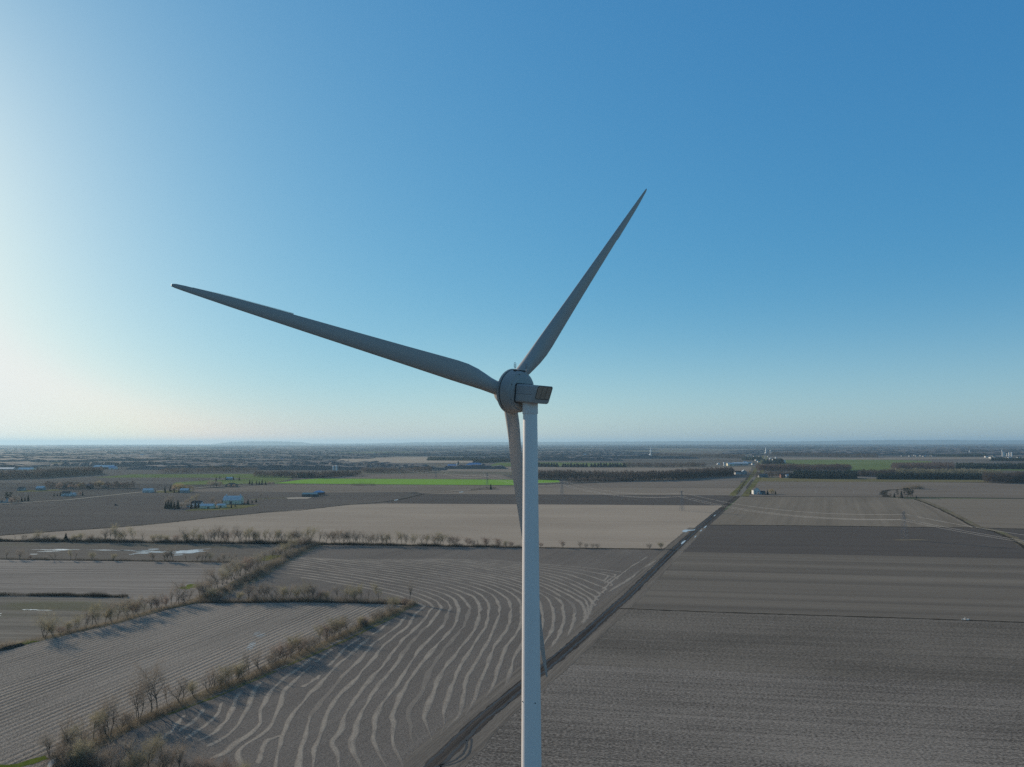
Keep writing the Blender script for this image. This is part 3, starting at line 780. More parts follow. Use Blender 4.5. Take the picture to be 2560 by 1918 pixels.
# standing water
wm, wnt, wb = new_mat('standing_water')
wb.inputs['Base Color'].default_value = (.50, .50, .48, 1)  # white glare of the low sky painted into the water's base colour
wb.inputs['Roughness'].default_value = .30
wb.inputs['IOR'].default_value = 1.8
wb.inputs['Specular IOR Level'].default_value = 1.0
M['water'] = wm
rw = random.Random(77)
PUD = []
def puddle(px, w, lab, seed):
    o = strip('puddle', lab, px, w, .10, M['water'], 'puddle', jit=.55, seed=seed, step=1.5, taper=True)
    return o
def water_rows(lab, spans, seed, w=.9):
    """long thin streaks between the rows, one sheet of standing water"""
    rng = random.Random(seed); mb = MB()
    for x0, y0, x1, y1 in spans:
        pts = smooth_line([at(x0, y0, .09), at(x1, y1, .09)], 1.6); prev = None; L = len(pts)
        for k, p in enumerate(pts):
            t = (pts[min(k + 1, L - 1)] - pts[max(k - 1, 0)]).normalized(); nn = Vector((-t.y, t.x, 0))
            ww = 2.0 * w * (.35 + .9 * abs(mnoise.noise(Vector((k * .11, y0 * 3.7, x0)))) * 2) * min(1, 5 * (k + .5) / L, 5 * (L - k - .5) / L)
            cur = (mb.vert(p + nn * ww / 2), mb.vert(p - nn * ww / 2))
            if prev: mb.f.append((prev[0], cur[0], cur[1], prev[1])); mb.m.append(0)
            prev = cur
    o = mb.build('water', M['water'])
    return tag(o, lab, 'water', None, 'structure')
water_rows('left half of the bright water streaks between two hedgerows', [(77, 1374, 200, 1374.6), (130, 1372.8, 202, 1374.5), (92, 1379, 150, 1379), (110, 1377, 145, 1376.5), (75, 1385.5, 93, 1385.5), (130, 1376, 172, 1375.2)], 3, 1.4)
water_rows('right half of the bright water streaks between two hedgerows', [(218, 1374.5, 430, 1378.2), (280, 1376, 425, 1378.5), (330, 1379.5, 480, 1378), (330, 1384, 372, 1383.5), (340, 1381.5, 470, 1381), (430, 1384, 470, 1382.5), (435, 1388, 458, 1387), (460, 1378, 510, 1373.5), (470, 1376, 528, 1371.5), (480, 1380, 520, 1378), (370, 1373, 398, 1373.2), (322, 1386.5, 336, 1386)], 4, 2.2)
mb = MB()
c = at(472, 1379, .12)
pl = []
for k in range(40):
    an = 2 * math.pi * k / 40
    rr = 1 + .35 * mnoise.noise(Vector((math.cos(an) * 1.7, math.sin(an) * 1.7, 3)))
    pl.append(Vector((c.x + 11 * rr * math.cos(an), c.y + 9 * rr * math.sin(an), .12)))
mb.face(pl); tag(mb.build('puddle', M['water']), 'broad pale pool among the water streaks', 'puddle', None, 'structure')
def pool(px, lab, z=.12):
    mb = MB(); ps = [at(x, y, z) for x, y in px]
    # soften the outline
    out = []
    for a, b in zip(ps, ps[1:] + ps[:1]):
        for u in (0, .25, .5, .75): 
            q = a.lerp(b, u); out.append(q)
    sm = [(out[k - 1] + out[k] * 2 + out[(k + 1) % len(out)]) / 4 for k in range(len(out))]
    mb.face(sm if (sm[1] - sm[0]).cross(sm[2] - sm[1]).z > 0 else sm[::-1])
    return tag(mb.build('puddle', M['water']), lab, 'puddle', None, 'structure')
pool([(1706, 1327), (1712, 1324), (1730, 1325), (1739, 1323), (1736, 1326), (1720, 1327.5), (1716, 1330.5), (1706, 1330)], 'long bright pool on the tan field beside the lane')
pool([(1702, 1360), (1705, 1355), (1712, 1351), (1715, 1351), (1710, 1357), (1704, 1361)], 'bright narrow puddle on the left edge of the lane')
pool([(1758, 1321), (1764, 1315), (1768, 1314), (1764, 1319)], 'small upper puddle along the lane')
pool([(1748, 1329), (1753, 1325), (1756, 1324), (1753, 1328)], 'second small puddle along the lane')
pool([(1735, 1344), (1739, 1340), (1742, 1339), (1738, 1344)], 'third small puddle along the lane')
pool([(1784, 1290), (1788, 1287), (1790, 1287), (1786, 1291)], 'tiny puddle at the top of the lane')
water_rows('faint wet glints between the corn rows, upper patch', [(632, 1589, 652, 1582), (640, 1591, 664, 1583), (634, 1585, 650, 1579), (644, 1594, 662, 1588)], 6, .28)
water_rows('faint wet glints between the corn rows, lower patch', [(618, 1616, 640, 1608), (616, 1621, 638, 1613), (618, 1626, 632, 1620), (622, 1611, 640, 1604)], 7, .28)
pool([(985, 1250.5), (995, 1248.5), (996, 1249.5), (986, 1251.5)], 'tiny bright puddle in the winding ditch', .2)
pool([(1148, 1230), (1159, 1229), (1157, 1230.6), (1147, 1231)], 'upper bright puddle in the winding ditch', .2)
pool([(120, 1906), (132, 1896), (142, 1893), (140, 1905), (130, 1918), (118, 1920)], 'pale wet patch at the foot of the bottom left brush')
water_rows('bright wet streaks in the weedy left field', [(55, 1523.5, 95, 1525), (-5, 1536, 4, 1533), (-20, 1540, 2, 1539), (60, 1524.5, 75, 1524.5), (75, 1525, 130, 1526)], 5, .9)

# ------------------------------------------------------------------ straw rows
def resamp(pts, n):
    pts = [Vector((p[0], p[1], 0)) for p in pts]
    # Catmull-Rom then even spacing
    dense = []
    for i in range(len(pts) - 1):
        p0 = pts[max(i - 1, 0)]; p1 = pts[i]; p2 = pts[i + 1]; p3 = pts[min(i + 2, len(pts) - 1)]
        for k in range(12):
            t = k / 12
            dense.append(.5 * ((2 * p1) + (p2 - p0) * t + (2 * p0 - 5 * p1 + 4 * p2 - p3) * t * t + (3 * p1 - p0 - 3 * p2 + p3) * t ** 3))
    dense.append(pts[-1])
    acc = [0]
    for a, b in zip(dense[:-1], dense[1:]): acc.append(acc[-1] + (b - a).length)
    out = []; j = 0
    for k in range(n):
        s = acc[-1] * k / (n - 1)
        while j < len(acc) - 2 and acc[j + 1] < s: j += 1
        u = (s - acc[j]) / max(1e-9, acc[j + 1] - acc[j])
        out.append(dense[j].lerp(dense[j + 1], u))
    return out
def z7(l): return [(850 + x / 2.572, 1300 + y / 2.572) for x, y in l]
def z9(l): return [(560 + x / 2.392, 1520 + y / 2.392) for x, y in l]
KEYS = {   # row number -> (part before the bend, part after it)
 0: ([(690, 1437), (760, 1444), (850, 1459), (916, 1470), (978, 1485), (1033, 1502), (1061, 1516)],
     [(1061, 1516)] + z9([(1150, 30), (1100, 100), (1030, 160), (960, 230), (900, 300), (830, 370), (760, 450), (690, 520), (625, 610), (590, 690), (575, 760), (545, 870), (548, 960), (560, 1040)])),
 1: (None, [(1083, 1518)] + z9([(1225, 25), (1190, 70), (1140, 130), (1080, 190), (1020, 260), (960, 330), (890, 410), (820, 490), (760, 580), (715, 660), (710, 740), (665, 800), (680, 860), (702, 960), (712, 1040)])),
 2: (None, [(1104, 1520)] + z9([(1244, 80), (1200, 120), (1140, 190), (1080, 270), (1020, 350), (950, 430), (880, 510), (840, 590), (800, 680), (800, 740), (775, 810), (780, 870), (822, 955), (850, 1040)])),
 3: (None, [(1126, 1521), (1110, 1560)] + z9([(1244, 170), (1190, 230), (1130, 310), (1070, 400), (1010, 490), (960, 560), (920, 640), (910, 720), (890, 790), (920, 870), (962, 950), (990, 1030)])),
 4: (z7([(-420, 280), (-200, 310), (0, 340), (150, 362), (300, 390), (480, 425), (600, 452), (700, 490), (748, 525), (770, 570)]),
     [(1149, 1522), (1130, 1572)] + z9([(1244, 250), (1210, 300), (1160, 370), (1110, 450), (1060, 530), (1010, 640), (1015, 690), (1000, 770), (1010, 840), (1055, 920), (1075, 980)])),
 5: (None, [(1175, 1520), (1158, 1566), (1110, 1622), (1075, 1678)] + z9([(1190, 490), (1140, 560), (1110, 620), (1125, 700), (1120, 770), (1165, 845)])),
 6: (None, [(1200, 1521), (1190, 1568), (1150, 1622), (1108, 1674), (1085, 1730)] + z9([(1195, 640), (1210, 700), (1232, 800)])),
 8: (z7([(-420, 225), (-200, 255), (0, 288), (150, 308), (350, 335), (600, 372), (800, 412), (950, 462), (1015, 515), (1030, 565)]),
     z7([(1030, 565), (1022, 630), (995, 700), (955, 770), (900, 850), (850, 950), (810, 1040), (795, 1110), (780, 1190), (755, 1270), (700, 1340)])),
 12: (z7([(-100, 245), (100, 262), (300, 278), (500, 300), (800, 348), (1000, 388), (1155, 432), (1250, 490), (1290, 540), (1300, 585)]),
      z7([(1300, 585), (1302, 650), (1290, 720), (1260, 790), (1225, 860), (1190, 930), (1150, 1000)])),
 16: (z7([(300, 246), (500, 262), (700, 283), (900, 310), (1155, 362), (1285, 402), (1400, 450), (1500, 500), (1555, 540), (1572, 578)]),
      z7([(1572, 578), (1580, 600), (1580, 625), (1572, 650), (1560, 670)])),
 20: (z7([(560, 246), (800, 268), (1000, 290), (1200, 318), (1400, 360), (1520, 400), (1610, 440), (1660, 465)]),
      z7([(1660, 465), (1664, 480), (1655, 500), (1662, 520)])),
 24: (z7([(900, 252), (1100, 268), (1300, 284), (1500, 300), (1650, 315), (1750, 328), (1800, 333)]),
      z7([(1800, 333), (1822, 336), (1842, 336)])),
}
def straw_mat():
    m, nt, b = new_mat('straw_row')
    at_ = nt.nodes.new('ShaderNodeAttribute'); at_.attribute_name = 'edge'
    n1 = noise(nt, mapped(nt, 0), 1.5, 5, .75)
    n2 = noise(nt, mapped(nt, 0), .12, 3, .6)
    f = math_n(nt, 'ADD', at_.outputs['Fac'], math_n(nt, 'MULTIPLY_ADD', n1, 3.6, -1.85))
    f = math_n(nt, 'ADD', f, math_n(nt, 'MULTIPLY_ADD', n2, 1.6, -.9))
    f = ramp(nt, f, .05, 1.0)
    col = mix_c(nt, n1, (.225, .196, .160), (.365, .320, .262))
    nt.links.new(mix_c(nt, f, (.170, .150, .128), col), b.inputs['Base Color'])
    b.inputs['Roughness'].default_value = .9
    b.inputs['Specular IOR Level'].default_value = .1
    bn = nt.nodes.new('ShaderNodeBump'); bn.inputs['Distance'].default_value = .1; bn.inputs['Strength'].default_value = 1
    nt.links.new(n1, bn.inputs['Height']); nt.links.new(bn.outputs[0], b.inputs['Normal'])
    return m
M['straw'] = straw_mat()
ks = sorted(KEYS); NK = 46
pre_k = [k for k in ks if KEYS[k][0]]
pre = {k: resamp(KEYS[k][0], NK) for k in pre_k}
def pre_row(r):
    a = max(k for k in pre_k if k <= r); b = min(k for k in pre_k if k >= r)
    u = 0 if a == b else (r - a) / (b - a)
    return [p.lerp(q, u) for p, q in zip(pre[a], pre[b])]
KR = {k: (pre_row(k), resamp(KEYS[k][1], NK)) for k in ks}
smb = MB(); edge = []
rs = random.Random(5)
def add_row(px, width, seed, gaps=()):
    pts = smooth_line([at(p.x, p.y, .055) for p in px], 1.6)
    L = len(pts); prev = None
    for k, p in enumerate(pts):
        t = (pts[min(k + 1, L - 1)] - pts[max(k - 1, 0)]).normalized(); nn = Vector((-t.y, t.x, 0))
        off = 1.5 * mnoise.noise(Vector((k * .05, seed * .35, 1))) + .55 * mnoise.noise(Vector((k * .21, seed * 1.3, 5)))
        fade = min(1, 22 * (k + .3) / L, 22 * (L - k - .7) / L)
        w = width * (.85 + .8 * mnoise.noise(Vector((k * .12, seed * 9.1, 9)))) * max(.2, fade)
        c = p + nn * off
        gap = 1.0 if mnoise.noise(Vector((k * .022, seed * 5.7, 3))) > -.42 else .25
        cur = []
        for u, e, hz in ((-1, 0, 0), (-.45, .8, .04), (.45, .8, .04), (1, 0, 0)):
            cur.append(smb.vert(c + nn * (u * w / 2) + Vector((0, 0, hz * (.7 + .6 * rs.random()) * gap * min(1, w / 2))))); edge.append(e * gap * fade)
        if prev:
            for j in range(3): smb.f.append((prev[j], cur[j], cur[j + 1], prev[j + 1])); smb.m.append(0)
        prev = cur
for r_ in range(0, 25):
    k0 = max(k for k in ks if k <= r_); k1 = min(k for k in ks if k >= r_)
    u = 0 if k0 == k1 else (r_ - k0) / (k1 - k0)
    line = []
    line += pre_row(r_)
    line += [a.lerp(b, u) for a, b in zip(KR[k0][1], KR[k1][1])][2:]
    add_row(line, 2.35 if r_ < 12 else 2.5, r_)
# short rows next to the lower hedgerow and along the lane
for s, px in enumerate([
    z9([(1090, 40), (1040, 100), (960, 170), (890, 220), (840, 280), (790, 340), (720, 400), (640, 490), (570, 580), (510, 660), (490, 750), (450, 860), (442, 960), (446, 1040)]),
    z9([(880, 175), (830, 210), (770, 260), (720, 310), (640, 390), (560, 470), (500, 530), (430, 620), (385, 690), (360, 760), (330, 850), (308, 950), (300, 1030)]),
    z9([(540, 335), (460, 400), (400, 450), (350, 500), (345, 570), (320, 640), (290, 710), (220, 770), (130, 820), (85, 880), (100, 955)]),
    z9([(560, 280), (480, 330), (410, 380), (340, 430), (280, 500), (250, 580), (220, 650), (220, 690), (160, 750), (70, 800), (0, 860), (-90, 900)]),
    z9([(240, 440), (180, 490), (140, 580), (100, 660), (60, 730), (0, 780), (-110, 830)]), z9([(105, 495), (70, 550), (40, 610), (0, 690), (-60, 750), (-170, 800)]),
    z9([(-10, 560), (-50, 640), (-130, 720), (-230, 790)]), z9([(-120, 600), (-170, 670), (-260, 740)]), z9([(-230, 640), (-300, 720), (-380, 790)]),
    z9([(340, 760), (260, 800), (215, 870), (208, 935)]), z9([(810, 175), (740, 230), (680, 285), (610, 350)]), z9([(650, 245), (600, 285), (540, 325)]),
    z9([(985, 80), (950, 115), (890, 160)]), z9([(570, 400), (520, 440), (480, 475)]), z9([(370, 340), (310, 375)]), z9([(700, 190), (640, 225)]),
    [(1640, 1400), (1600, 1428), (1560, 1455), (1520, 1482)], [(1620, 1390), (1575, 1420), (1540, 1445), (1505, 1475)],
    [(1502, 1430), (1528, 1434), (1538, 1438), (1526, 1448), (1512, 1460)], [(1490, 1432), (1515, 1437), (1521, 1441), (1508, 1455)],
]):
    add_row(resamp(px, 40), 2.2, 40 + s)
o = smb.build('straw', M['straw'])
at_e = o.data.attributes.new('edge', 'FLOAT', 'POINT'); at_e.data.foreach_set('value', edge)
tag(o, 'pale wavy rows of straw curving over the harvested field', 'straw', None, 'stuff')

# ------------------------------------------------------------------ trees
ORD = ['first', 'second', 'third', 'fourth', 'fifth', 'sixth', 'seventh', 'eighth', 'ninth', 'tenth', 'eleventh', 'twelfth', 'thirteenth', 'fourteenth', 'fifteenth', 'sixteenth', 'seventeenth', 'eighteenth', 'nineteenth']
TENS = {20: 'twentieth', 30: 'thirtieth', 40: 'fortieth', 50: 'fiftieth', 60: 'sixtieth', 70: 'seventieth', 80: 'eightieth', 90: 'ninetieth'}
TW = {2: 'twenty', 3: 'thirty', 4: 'forty', 5: 'fifty', 6: 'sixty', 7: 'seventy', 8: 'eighty', 9: 'ninety'}
def ordinal(n):
    if n < 20: return ORD[n - 1]
    if n in TENS: return TENS[n]
    return TW[n // 10] + '-' + ORD[n % 10 - 1]

def bare_tree_mesh(seed, h, spread, stems, twig, ntw=1500, lean=0.0, dense=1.0, tw_w=.036):
    """leafless tree: tapering trunk and limbs (one mesh), a haze of twigs (another)"""
    rng = random.Random(seed); tb, cb = MB(), MB(); tips = []
    def grow(p, d, length, r, depth):
        n = 5 if depth == 0 else 4
        pts, rad = [p], [r]; q = p.copy(); dd = d.copy()
        for k in range(n):
            dd = (dd + Vector((rng.gauss(0, .13), rng.gauss(0, .13), rng.gauss(.06, .08)))).normalized()
            q = q + dd * (length / n); pts.append(q.copy()); rad.append(r * (1 - .72 * (k + 1) / n))
            if depth < 3 and (depth > 0 or k >= 1):
                for _ in range(2 if depth == 0 else rng.choice((1, 1, 2))):
                    ax = dd.orthogonal().normalized(); ax.rotate(Matrix.Rotation(rng.uniform(0, 6.283), 3, dd))
                    nd = (dd * math.cos(R(rng.uniform(28, 52) * spread)) + ax * math.sin(R(rng.uniform(28, 52) * spread))).normalized()
                    nd.z += .12; nd.normalize()
                    grow(q.copy(), nd, length * rng.uniform(.42, .66), rad[-1] * .66, depth + 1)
            if depth >= 2: tips.append((q.copy(), dd.copy()))
        tips.append((q.copy(), dd.copy())); tips.append((q.copy(), dd.copy()))
        if depth <= 2: tb.tube(pts, rad, 6 if depth == 0 else (4 if depth == 1 else 3), caps=False)
        else:
            w = max(.02, r); s = Vector((rng.gauss(0, 1), rng.gauss(0, 1), 0)).normalized() * w
            cb.face([pts[0] - s, pts[0] + s, pts[-1]])
    for s in range(stems):
        an = rng.uniform(0, 6.283); tl = rng.uniform(.12, .34) if stems > 1 else rng.uniform(0, .08) + lean
        d = Vector((math.cos(an) * tl, math.sin(an) * tl, 1)).normalized()
        b = Vector((math.cos(an) * .3 * (stems > 1), math.sin(an) * .3 * (stems > 1), -.15))
        grow(b, d, h * rng.uniform(.55, .70) * (1 if s == 0 else rng.uniform(.7, 1)), h * .017 / (1 + .22 * (stems - 1)), 0)
    for k in range(int(ntw * dense * (1.1 if stems > 2 else 1.35))):
        p, d = rng.choice(tips)
        v = (d * .8 + Vector((rng.gauss(0, .55), rng.gauss(0, .55), rng.gauss(.15, .45)))).normalized()
        L = rng.uniform(.5, 1.5) * h / 12
        s = v.orthogonal().normalized(); s.rotate(Matrix.Rotation(rng.uniform(0, 6.283), 3, v)); s *= tw_w * rng.uniform(.5, 1.1) / 2
        q = p + v * L + Vector((rng.gauss(0, .1), rng.gauss(0, .1), 0))
        cb.face([p - s, p + s, q + s * .4, q - s * .4])
    zt = max(v[2] for v in cb.v)
    k = h / zt
    for m_ in (tb, cb): m_.v = [(x * k, y * k, z * k) for x, y, z in m_.v]
    return tb.mesh('trunk', M['bark'], True), cb.mesh('crown', M[twig])

def spruce_mesh(seed, h, w, mat='needle', n=900):
    rng = random.Random(seed); tb, cb = MB(), MB()
    tb.tube([(0, 0, -.1), (0, 0, h * .95)], [h * .018, .02], 5)
    for k in range(n):
        u = rng.random() ** 1.25
        z = h * (.05 + .93 * u); r = w / 2 * (1 - u) ** .85 * rng.uniform(.55, 1.08) + .08
        an = rng.uniform(0, 6.283); rad = Vector((math.cos(an), math.sin(an), 0)); t = Vector((-rad.y, rad.x, 0))
        p = rad * r * rng.uniform(.2, .6) + Vector((0, 0, z)); q = rad * r + Vector((0, 0, z - r * .30))
        s = t * (.16 + .16 * r)
        cb.face([p - s * .5, p + s * .5, q + s, q + rad * .12, q - s])
    return tb.mesh('trunk', M['bark'], True), cb.mesh('crown', M[mat])

def pine_mesh(seed, h, w):
    rng = random.Random(seed); tb, cb = MB(), MB()
    tb.tube([(0, 0, -.1), (.2, 0, h * .5), (.1, .1, h * .97)], [h * .02, h * .014, .04], 6)
    for j in range(16):
        z = h * rng.uniform(.32, 1.0); an = rng.uniform(0, 6.283); r = w / 2 * rng.uniform(.25, 1) * (1.25 - z / h)
        c = Vector((math.cos(an) * r, math.sin(an) * r, z))
        tb.tube([(.1, 0, z - .5), c], [.09, .03], 4)
        for _ in range(75):
            d = Vector((rng.gauss(0, 1), rng.gauss(0, 1), rng.gauss(0, .55))).normalized()
            p = c + Vector((d.x * 1.5, d.y * 1.5, d.z * .7)) * rng.random() ** .5
            s = d.orthogonal().normalized() * .2
            cb.face([p - s, p + s, p + d * .5])
    return tb.mesh('trunk', M['bark'], True), cb.mesh('crown', M['pine'])

def round_tree_mesh(seed, h, w, twig, n=1500):
    """dense fine-twigged domed crown (willow in bud)"""
    rng = random.Random(seed); tb, cb = MB(), MB()
    tb.tube([(0, 0, -.1), (.1, 0, h * .3), (.2, .1, h * .55)], [h * .03, h * .022, h * .01], 6)
    for k in range(9):
        an = k * .7; e = Vector((math.cos(an) * w * .34, math.sin(an) * w * .34, h * rng.uniform(.6, .88)))
        tb.tube([(0, 0, h * .22), e * .55 + Vector((0, 0, h * .2)), e], [h * .014, h * .009, .03], 4)
    for k in range(n):
        d = Vector((rng.gauss(0, 1), rng.gauss(0, 1), abs(rng.gauss(0, .9)) - .35)).normalized()
        rr = rng.random() ** .4 * (1 + .22 * mnoise.noise(d * 2.3 + Vector((seed, 0, 0))))
        p = Vector((d.x * w / 2 * rr, d.y * w / 2 * rr, h * .48 + d.z * h * .5 * rr))
        v = (d + Vector((rng.gauss(0, .5), rng.gauss(0, .5), rng.gauss(-.2, .5)))).normalized() * h * .1
        s = v.orthogonal().normalized() * h * .006
        cb.face([p - s, p + s, p + v])
    return tb.mesh('trunk', M['bark'], True), cb.mesh('crown', M[twig])

def shrub_mesh(seed, h, w, twig, n=700):
    rng = random.Random(seed); cb = MB()
    for k in range(n):
        an = rng.uniform(0, 6.283); tl = abs(rng.gauss(0, .42))
        d = Vector((math.cos(an) * tl, math.sin(an) * tl, 1)).normalized()
        b = Vector((rng.gauss(0, w * .14), rng.gauss(0, w * .14), -.05)); L = h * rng.uniform(.4, 1.0)
        p = b + d * L * rng.uniform(0, .55); q = b + d * L + Vector((rng.gauss(0, .12), rng.gauss(0, .12), 0))
        s = d.orthogonal().normalized(); s.rotate(Matrix.Rotation(rng.uniform(0, 6.283), 3, d)); s *= rng.uniform(.012, .034)
        cb.face([p - s, p + s, q + s * .3, q - s * .3])
    return None, cb.mesh('shrub', M[twig])

VAR = {
 'tall': [bare_tree_mesh(11, 14, .85, 1, 'twig_brown', 1700), bare_tree_mesh(12, 14, .8, 2, 'twig_grey', 1700), bare_tree_mesh(13, 14, .95, 1, 'twig_olive', 1700)],
 'spread': [bare_tree_mesh(21, 12, 1.15, 3, 'twig_brown', 2000), bare_tree_mesh(22, 12, 1.2, 2, 'twig_grey', 2000), bare_tree_mesh(23, 12, 1.1, 4, 'twig_olive', 2200)],
 'thin': [bare_tree_mesh(31, 13, .55, 1, 'twig_grey', 600), bare_tree_mesh(32, 13, .6, 2, 'twig_brown', 700), bare_tree_mesh(33, 13, .5, 1, 'twig_brown', 450)],
 'bushy': [bare_tree_mesh(41, 9, 1.1, 5, 'twig_brown', 2400), bare_tree_mesh(42, 9, 1.0, 6, 'twig_olive', 2400), bare_tree_mesh(43, 9, 1.15, 5, 'twig_red', 2200), bare_tree_mesh(44, 9, 1.0, 5, 'twig_grey', 2200)],
 'spruce': [spruce_mesh(51, 11, 5.2), spruce_mesh(52, 11, 4.4), spruce_mesh(53, 11, 6.0)],
 'pine': [pine_mesh(61, 14, 8), pine_mesh(62, 14, 7)],
 'willow': [round_tree_mesh(71, 11, 11, 'twig_gold'), round_tree_mesh(72, 11, 12, 'twig_gold')],
 'round': [round_tree_mesh(73, 9, 9, 'twig_grey'), round_tree_mesh(74, 9, 10, 'twig_brown'), round_tree_mesh(75, 9, 8, 'twig_red')],
 'shrub': [shrub_mesh(81, 4, 4, 'twig_brown'), shrub_mesh(82, 4, 4, 'twig_red'), shrub_mesh(83, 4, 4, 'twig_olive')],
}
NATIVE = {'tall': 14, 'spread': 12, 'thin': 13, 'bushy': 9, 'spruce': 11, 'pine': 14, 'willow': 11, 'round': 9, 'shrub': 4}
KNAME = {'tall': 'bare_tree', 'spread': 'bare_tree', 'thin': 'bare_tree', 'bushy': 'bare_tree', 'spruce': 'spruce_tree', 'pine': 'pine_tree', 'willow': 'willow_tree', 'round': 'bare_tree', 'shrub': 'shrub'}
KWORD = {'tall': 'tall bare tree', 'spread': 'spreading bare tree', 'thin': 'thin bare tree', 'bushy': 'bushy bare tree', 'spruce': 'dark spruce', 'pine': 'dark pine', 'willow': 'golden willow', 'round': 'round bare tree', 'shrub': 'low bare shrub'}
KCAT = {'shrub': 'shrub'}
tr = random.Random(2024)
def plant(kind, p, h, label, group=None, sx=1.0):
    tm, cm = tr.choice(VAR[kind])
    s = h / NATIVE[kind]
    if tm is None:
        o = bpy.data.objects.new(KNAME[kind], cm); COL.objects.link(o)
    else:
        o = empty(KNAME[kind])
        for nm, me in (('trunk', tm), ('crown', cm)):
            c = bpy.data.objects.new(nm, me); COL.objects.link(c); c.parent = o
    o.location = (p.x, p.y, .03); o.rotation_euler = (0, 0, tr.uniform(0, 6.283))
    o.scale = (s * sx, s * sx, s)
    return tag(o, label, KCAT.get(kind, 'tree'), group)

def walk(px, t):
    """ground point at fraction t along a pixel polyline (by pixel length)"""
    L = [math.dist(a, b) for a, b in zip(px[:-1], px[1:])]; s = t * sum(L)
    for (a, b), l in zip(zip(px[:-1], px[1:]), L):
        if s <= l or (a, b) == (px[-2], px[-1]): return (a[0] + (b[0] - a[0]) * s / l, a[1] + (b[1] - a[1]) * s / l)
        s -= l

def row(spec, where, group, end='left', side=0.0):
    """spec: (x pixel, kind, height in pixels, dy) along a hedgerow; labels count per kind from one end"""
    cnt = {}
    for (x, y, kind, hp) in spec:
        p = at(x, y); cnt[kind] = cnt.get(kind, 0) + 1
        plant(kind, p, 1.08 * px2m(hp, p), '%s %s from the %s %s' % (ordinal(cnt[kind]), KWORD[kind], end, where), group, tr.uniform(1.0, 1.4))

def y_on(px, x):
    for a, b in zip(px[:-1], px[1:]):
        if min(a[0], b[0]) <= x <= max(a[0], b[0]) and a[0] != b[0]:
            return a[1] + (b[1] - a[1]) * (x - a[0]) / (b[0] - a[0])
    return px[-1][1]

# long hedgerow by the tan field
sp = []
r1 = random.Random(9)
for x, k, h in [(36, 'thin', 12), (60, 'bushy', 15), (92, 'spread', 22), (112, 'bushy', 16), (136, 'bushy', 12), (164, 'spruce', 14), (186, 'bushy', 14), (205, 'bushy', 17), (225, 'bushy', 16), (246, 'bushy', 14),
                (262, 'tall', 27), (273, 'thin', 26), (287, 'tall', 33), (300, 'bushy', 22), (314, 'tall', 25), (332, 'tall', 30), (357, 'thin', 25), (384, 'bushy', 16), (400, 'bushy', 17), (418, 'bushy', 16),
                (440, 'bushy', 17), (461, 'tall', 30), (470, 'bushy', 20), (482, 'tall', 29), (494, 'bushy', 20), (512, 'thin', 27), (521, 'tall', 28), (531, 'tall', 30), (541, 'tall', 36), (552, 'tall', 32), (562, 'bushy', 24),
                (572, 'thin', 28), (584, 'tall', 28), (598, 'thin', 36), (603, 'thin', 35), (614, 'tall', 30), (622, 'tall', 31), (630, 'thin', 34), (641, 'bushy', 27), (651, 'thin', 27), (662, 'tall', 28), (671, 'thin', 29), (681, 'tall', 29), (692, 'tall', 30), (701, 'tall', 30), (710, 'thin', 27),
                (722, 'spread', 32), (736, 'spread', 33), (748, 'spread', 34), (761, 'tall', 36), (777, 'tall', 35), (796, 'thin', 33), (815, 'tall', 28), (828, 'tall', 30), (838, 'spread', 32), (848, 'tall', 31), (861, 'spread', 33), (872, 'spread', 34), (886, 'tall', 32), (896, 'tall', 30), (908, 'thin', 31),
                (918, 'tall', 24), (929, 'spread', 29), (942, 'tall', 25), (956, 'tall', 28), (966, 'spread', 28), (978, 'tall', 28), (990, 'tall', 27), (1004, 'tall', 31), (1014, 'tall', 28), (1032, 'spread', 31), (1052, 'tall', 27), (1066, 'tall', 24), (1084, 'spread', 30), (1096, 'spread', 32), (1108, 'tall', 30), (1122, 'spread', 28), (1138, 'bushy', 23), (1170, 'bushy', 21), (1184, 'bushy', 19), (1196, 'thin', 19),
                (1216, 'bushy', 22), (1246, 'bushy', 21), (1266, 'bushy', 15), (1278, 'bushy', 14), (1352, 'bushy', 12), (1407, 'bushy', 17), (1449, 'spread', 17), (1466, 'bushy', 13), (1482, 'bushy', 13), (1494, 'bushy', 14), (1624, 'bushy', 15), (1653, 'bushy', 15)]:
    sp.append((x, y_on(H1, x) - .5, k, h))
sp = [(x, y, k, h * 1.18) for x, y, k, h in sp]
row(sp, 'in the long hedgerow by the tan field', 'trees of the long hedgerow by the tan field')
# sparse hedgerow by the water streaks
sp = [(x, y_on(H2, x), k, h) for x, k, h in [(16, 'thin', 20), (48, 'spread', 25), (75, 'bushy', 10), (113, 'bushy', 10), (135, 'thin', 22), (176, 'tall', 22), (188, 'thin', 23), (230, 'bushy', 19), (282, 'bushy', 16), (384, 'spread', 25), (412, 'spread', 30), (422, 'tall', 34), (432, 'thin', 30), (466, 'thin', 22), (492, 'spread', 24), (504, 'tall', 28), (512, 'thin', 26), (524, 'spread', 26), (546, 'bushy', 14), (560, 'spread', 25), (573, 'thin', 24), (588, 'thin', 27)]]
row(sp, 'in the sparse hedgerow by the water streaks', 'trees of the sparse hedgerow by the water')
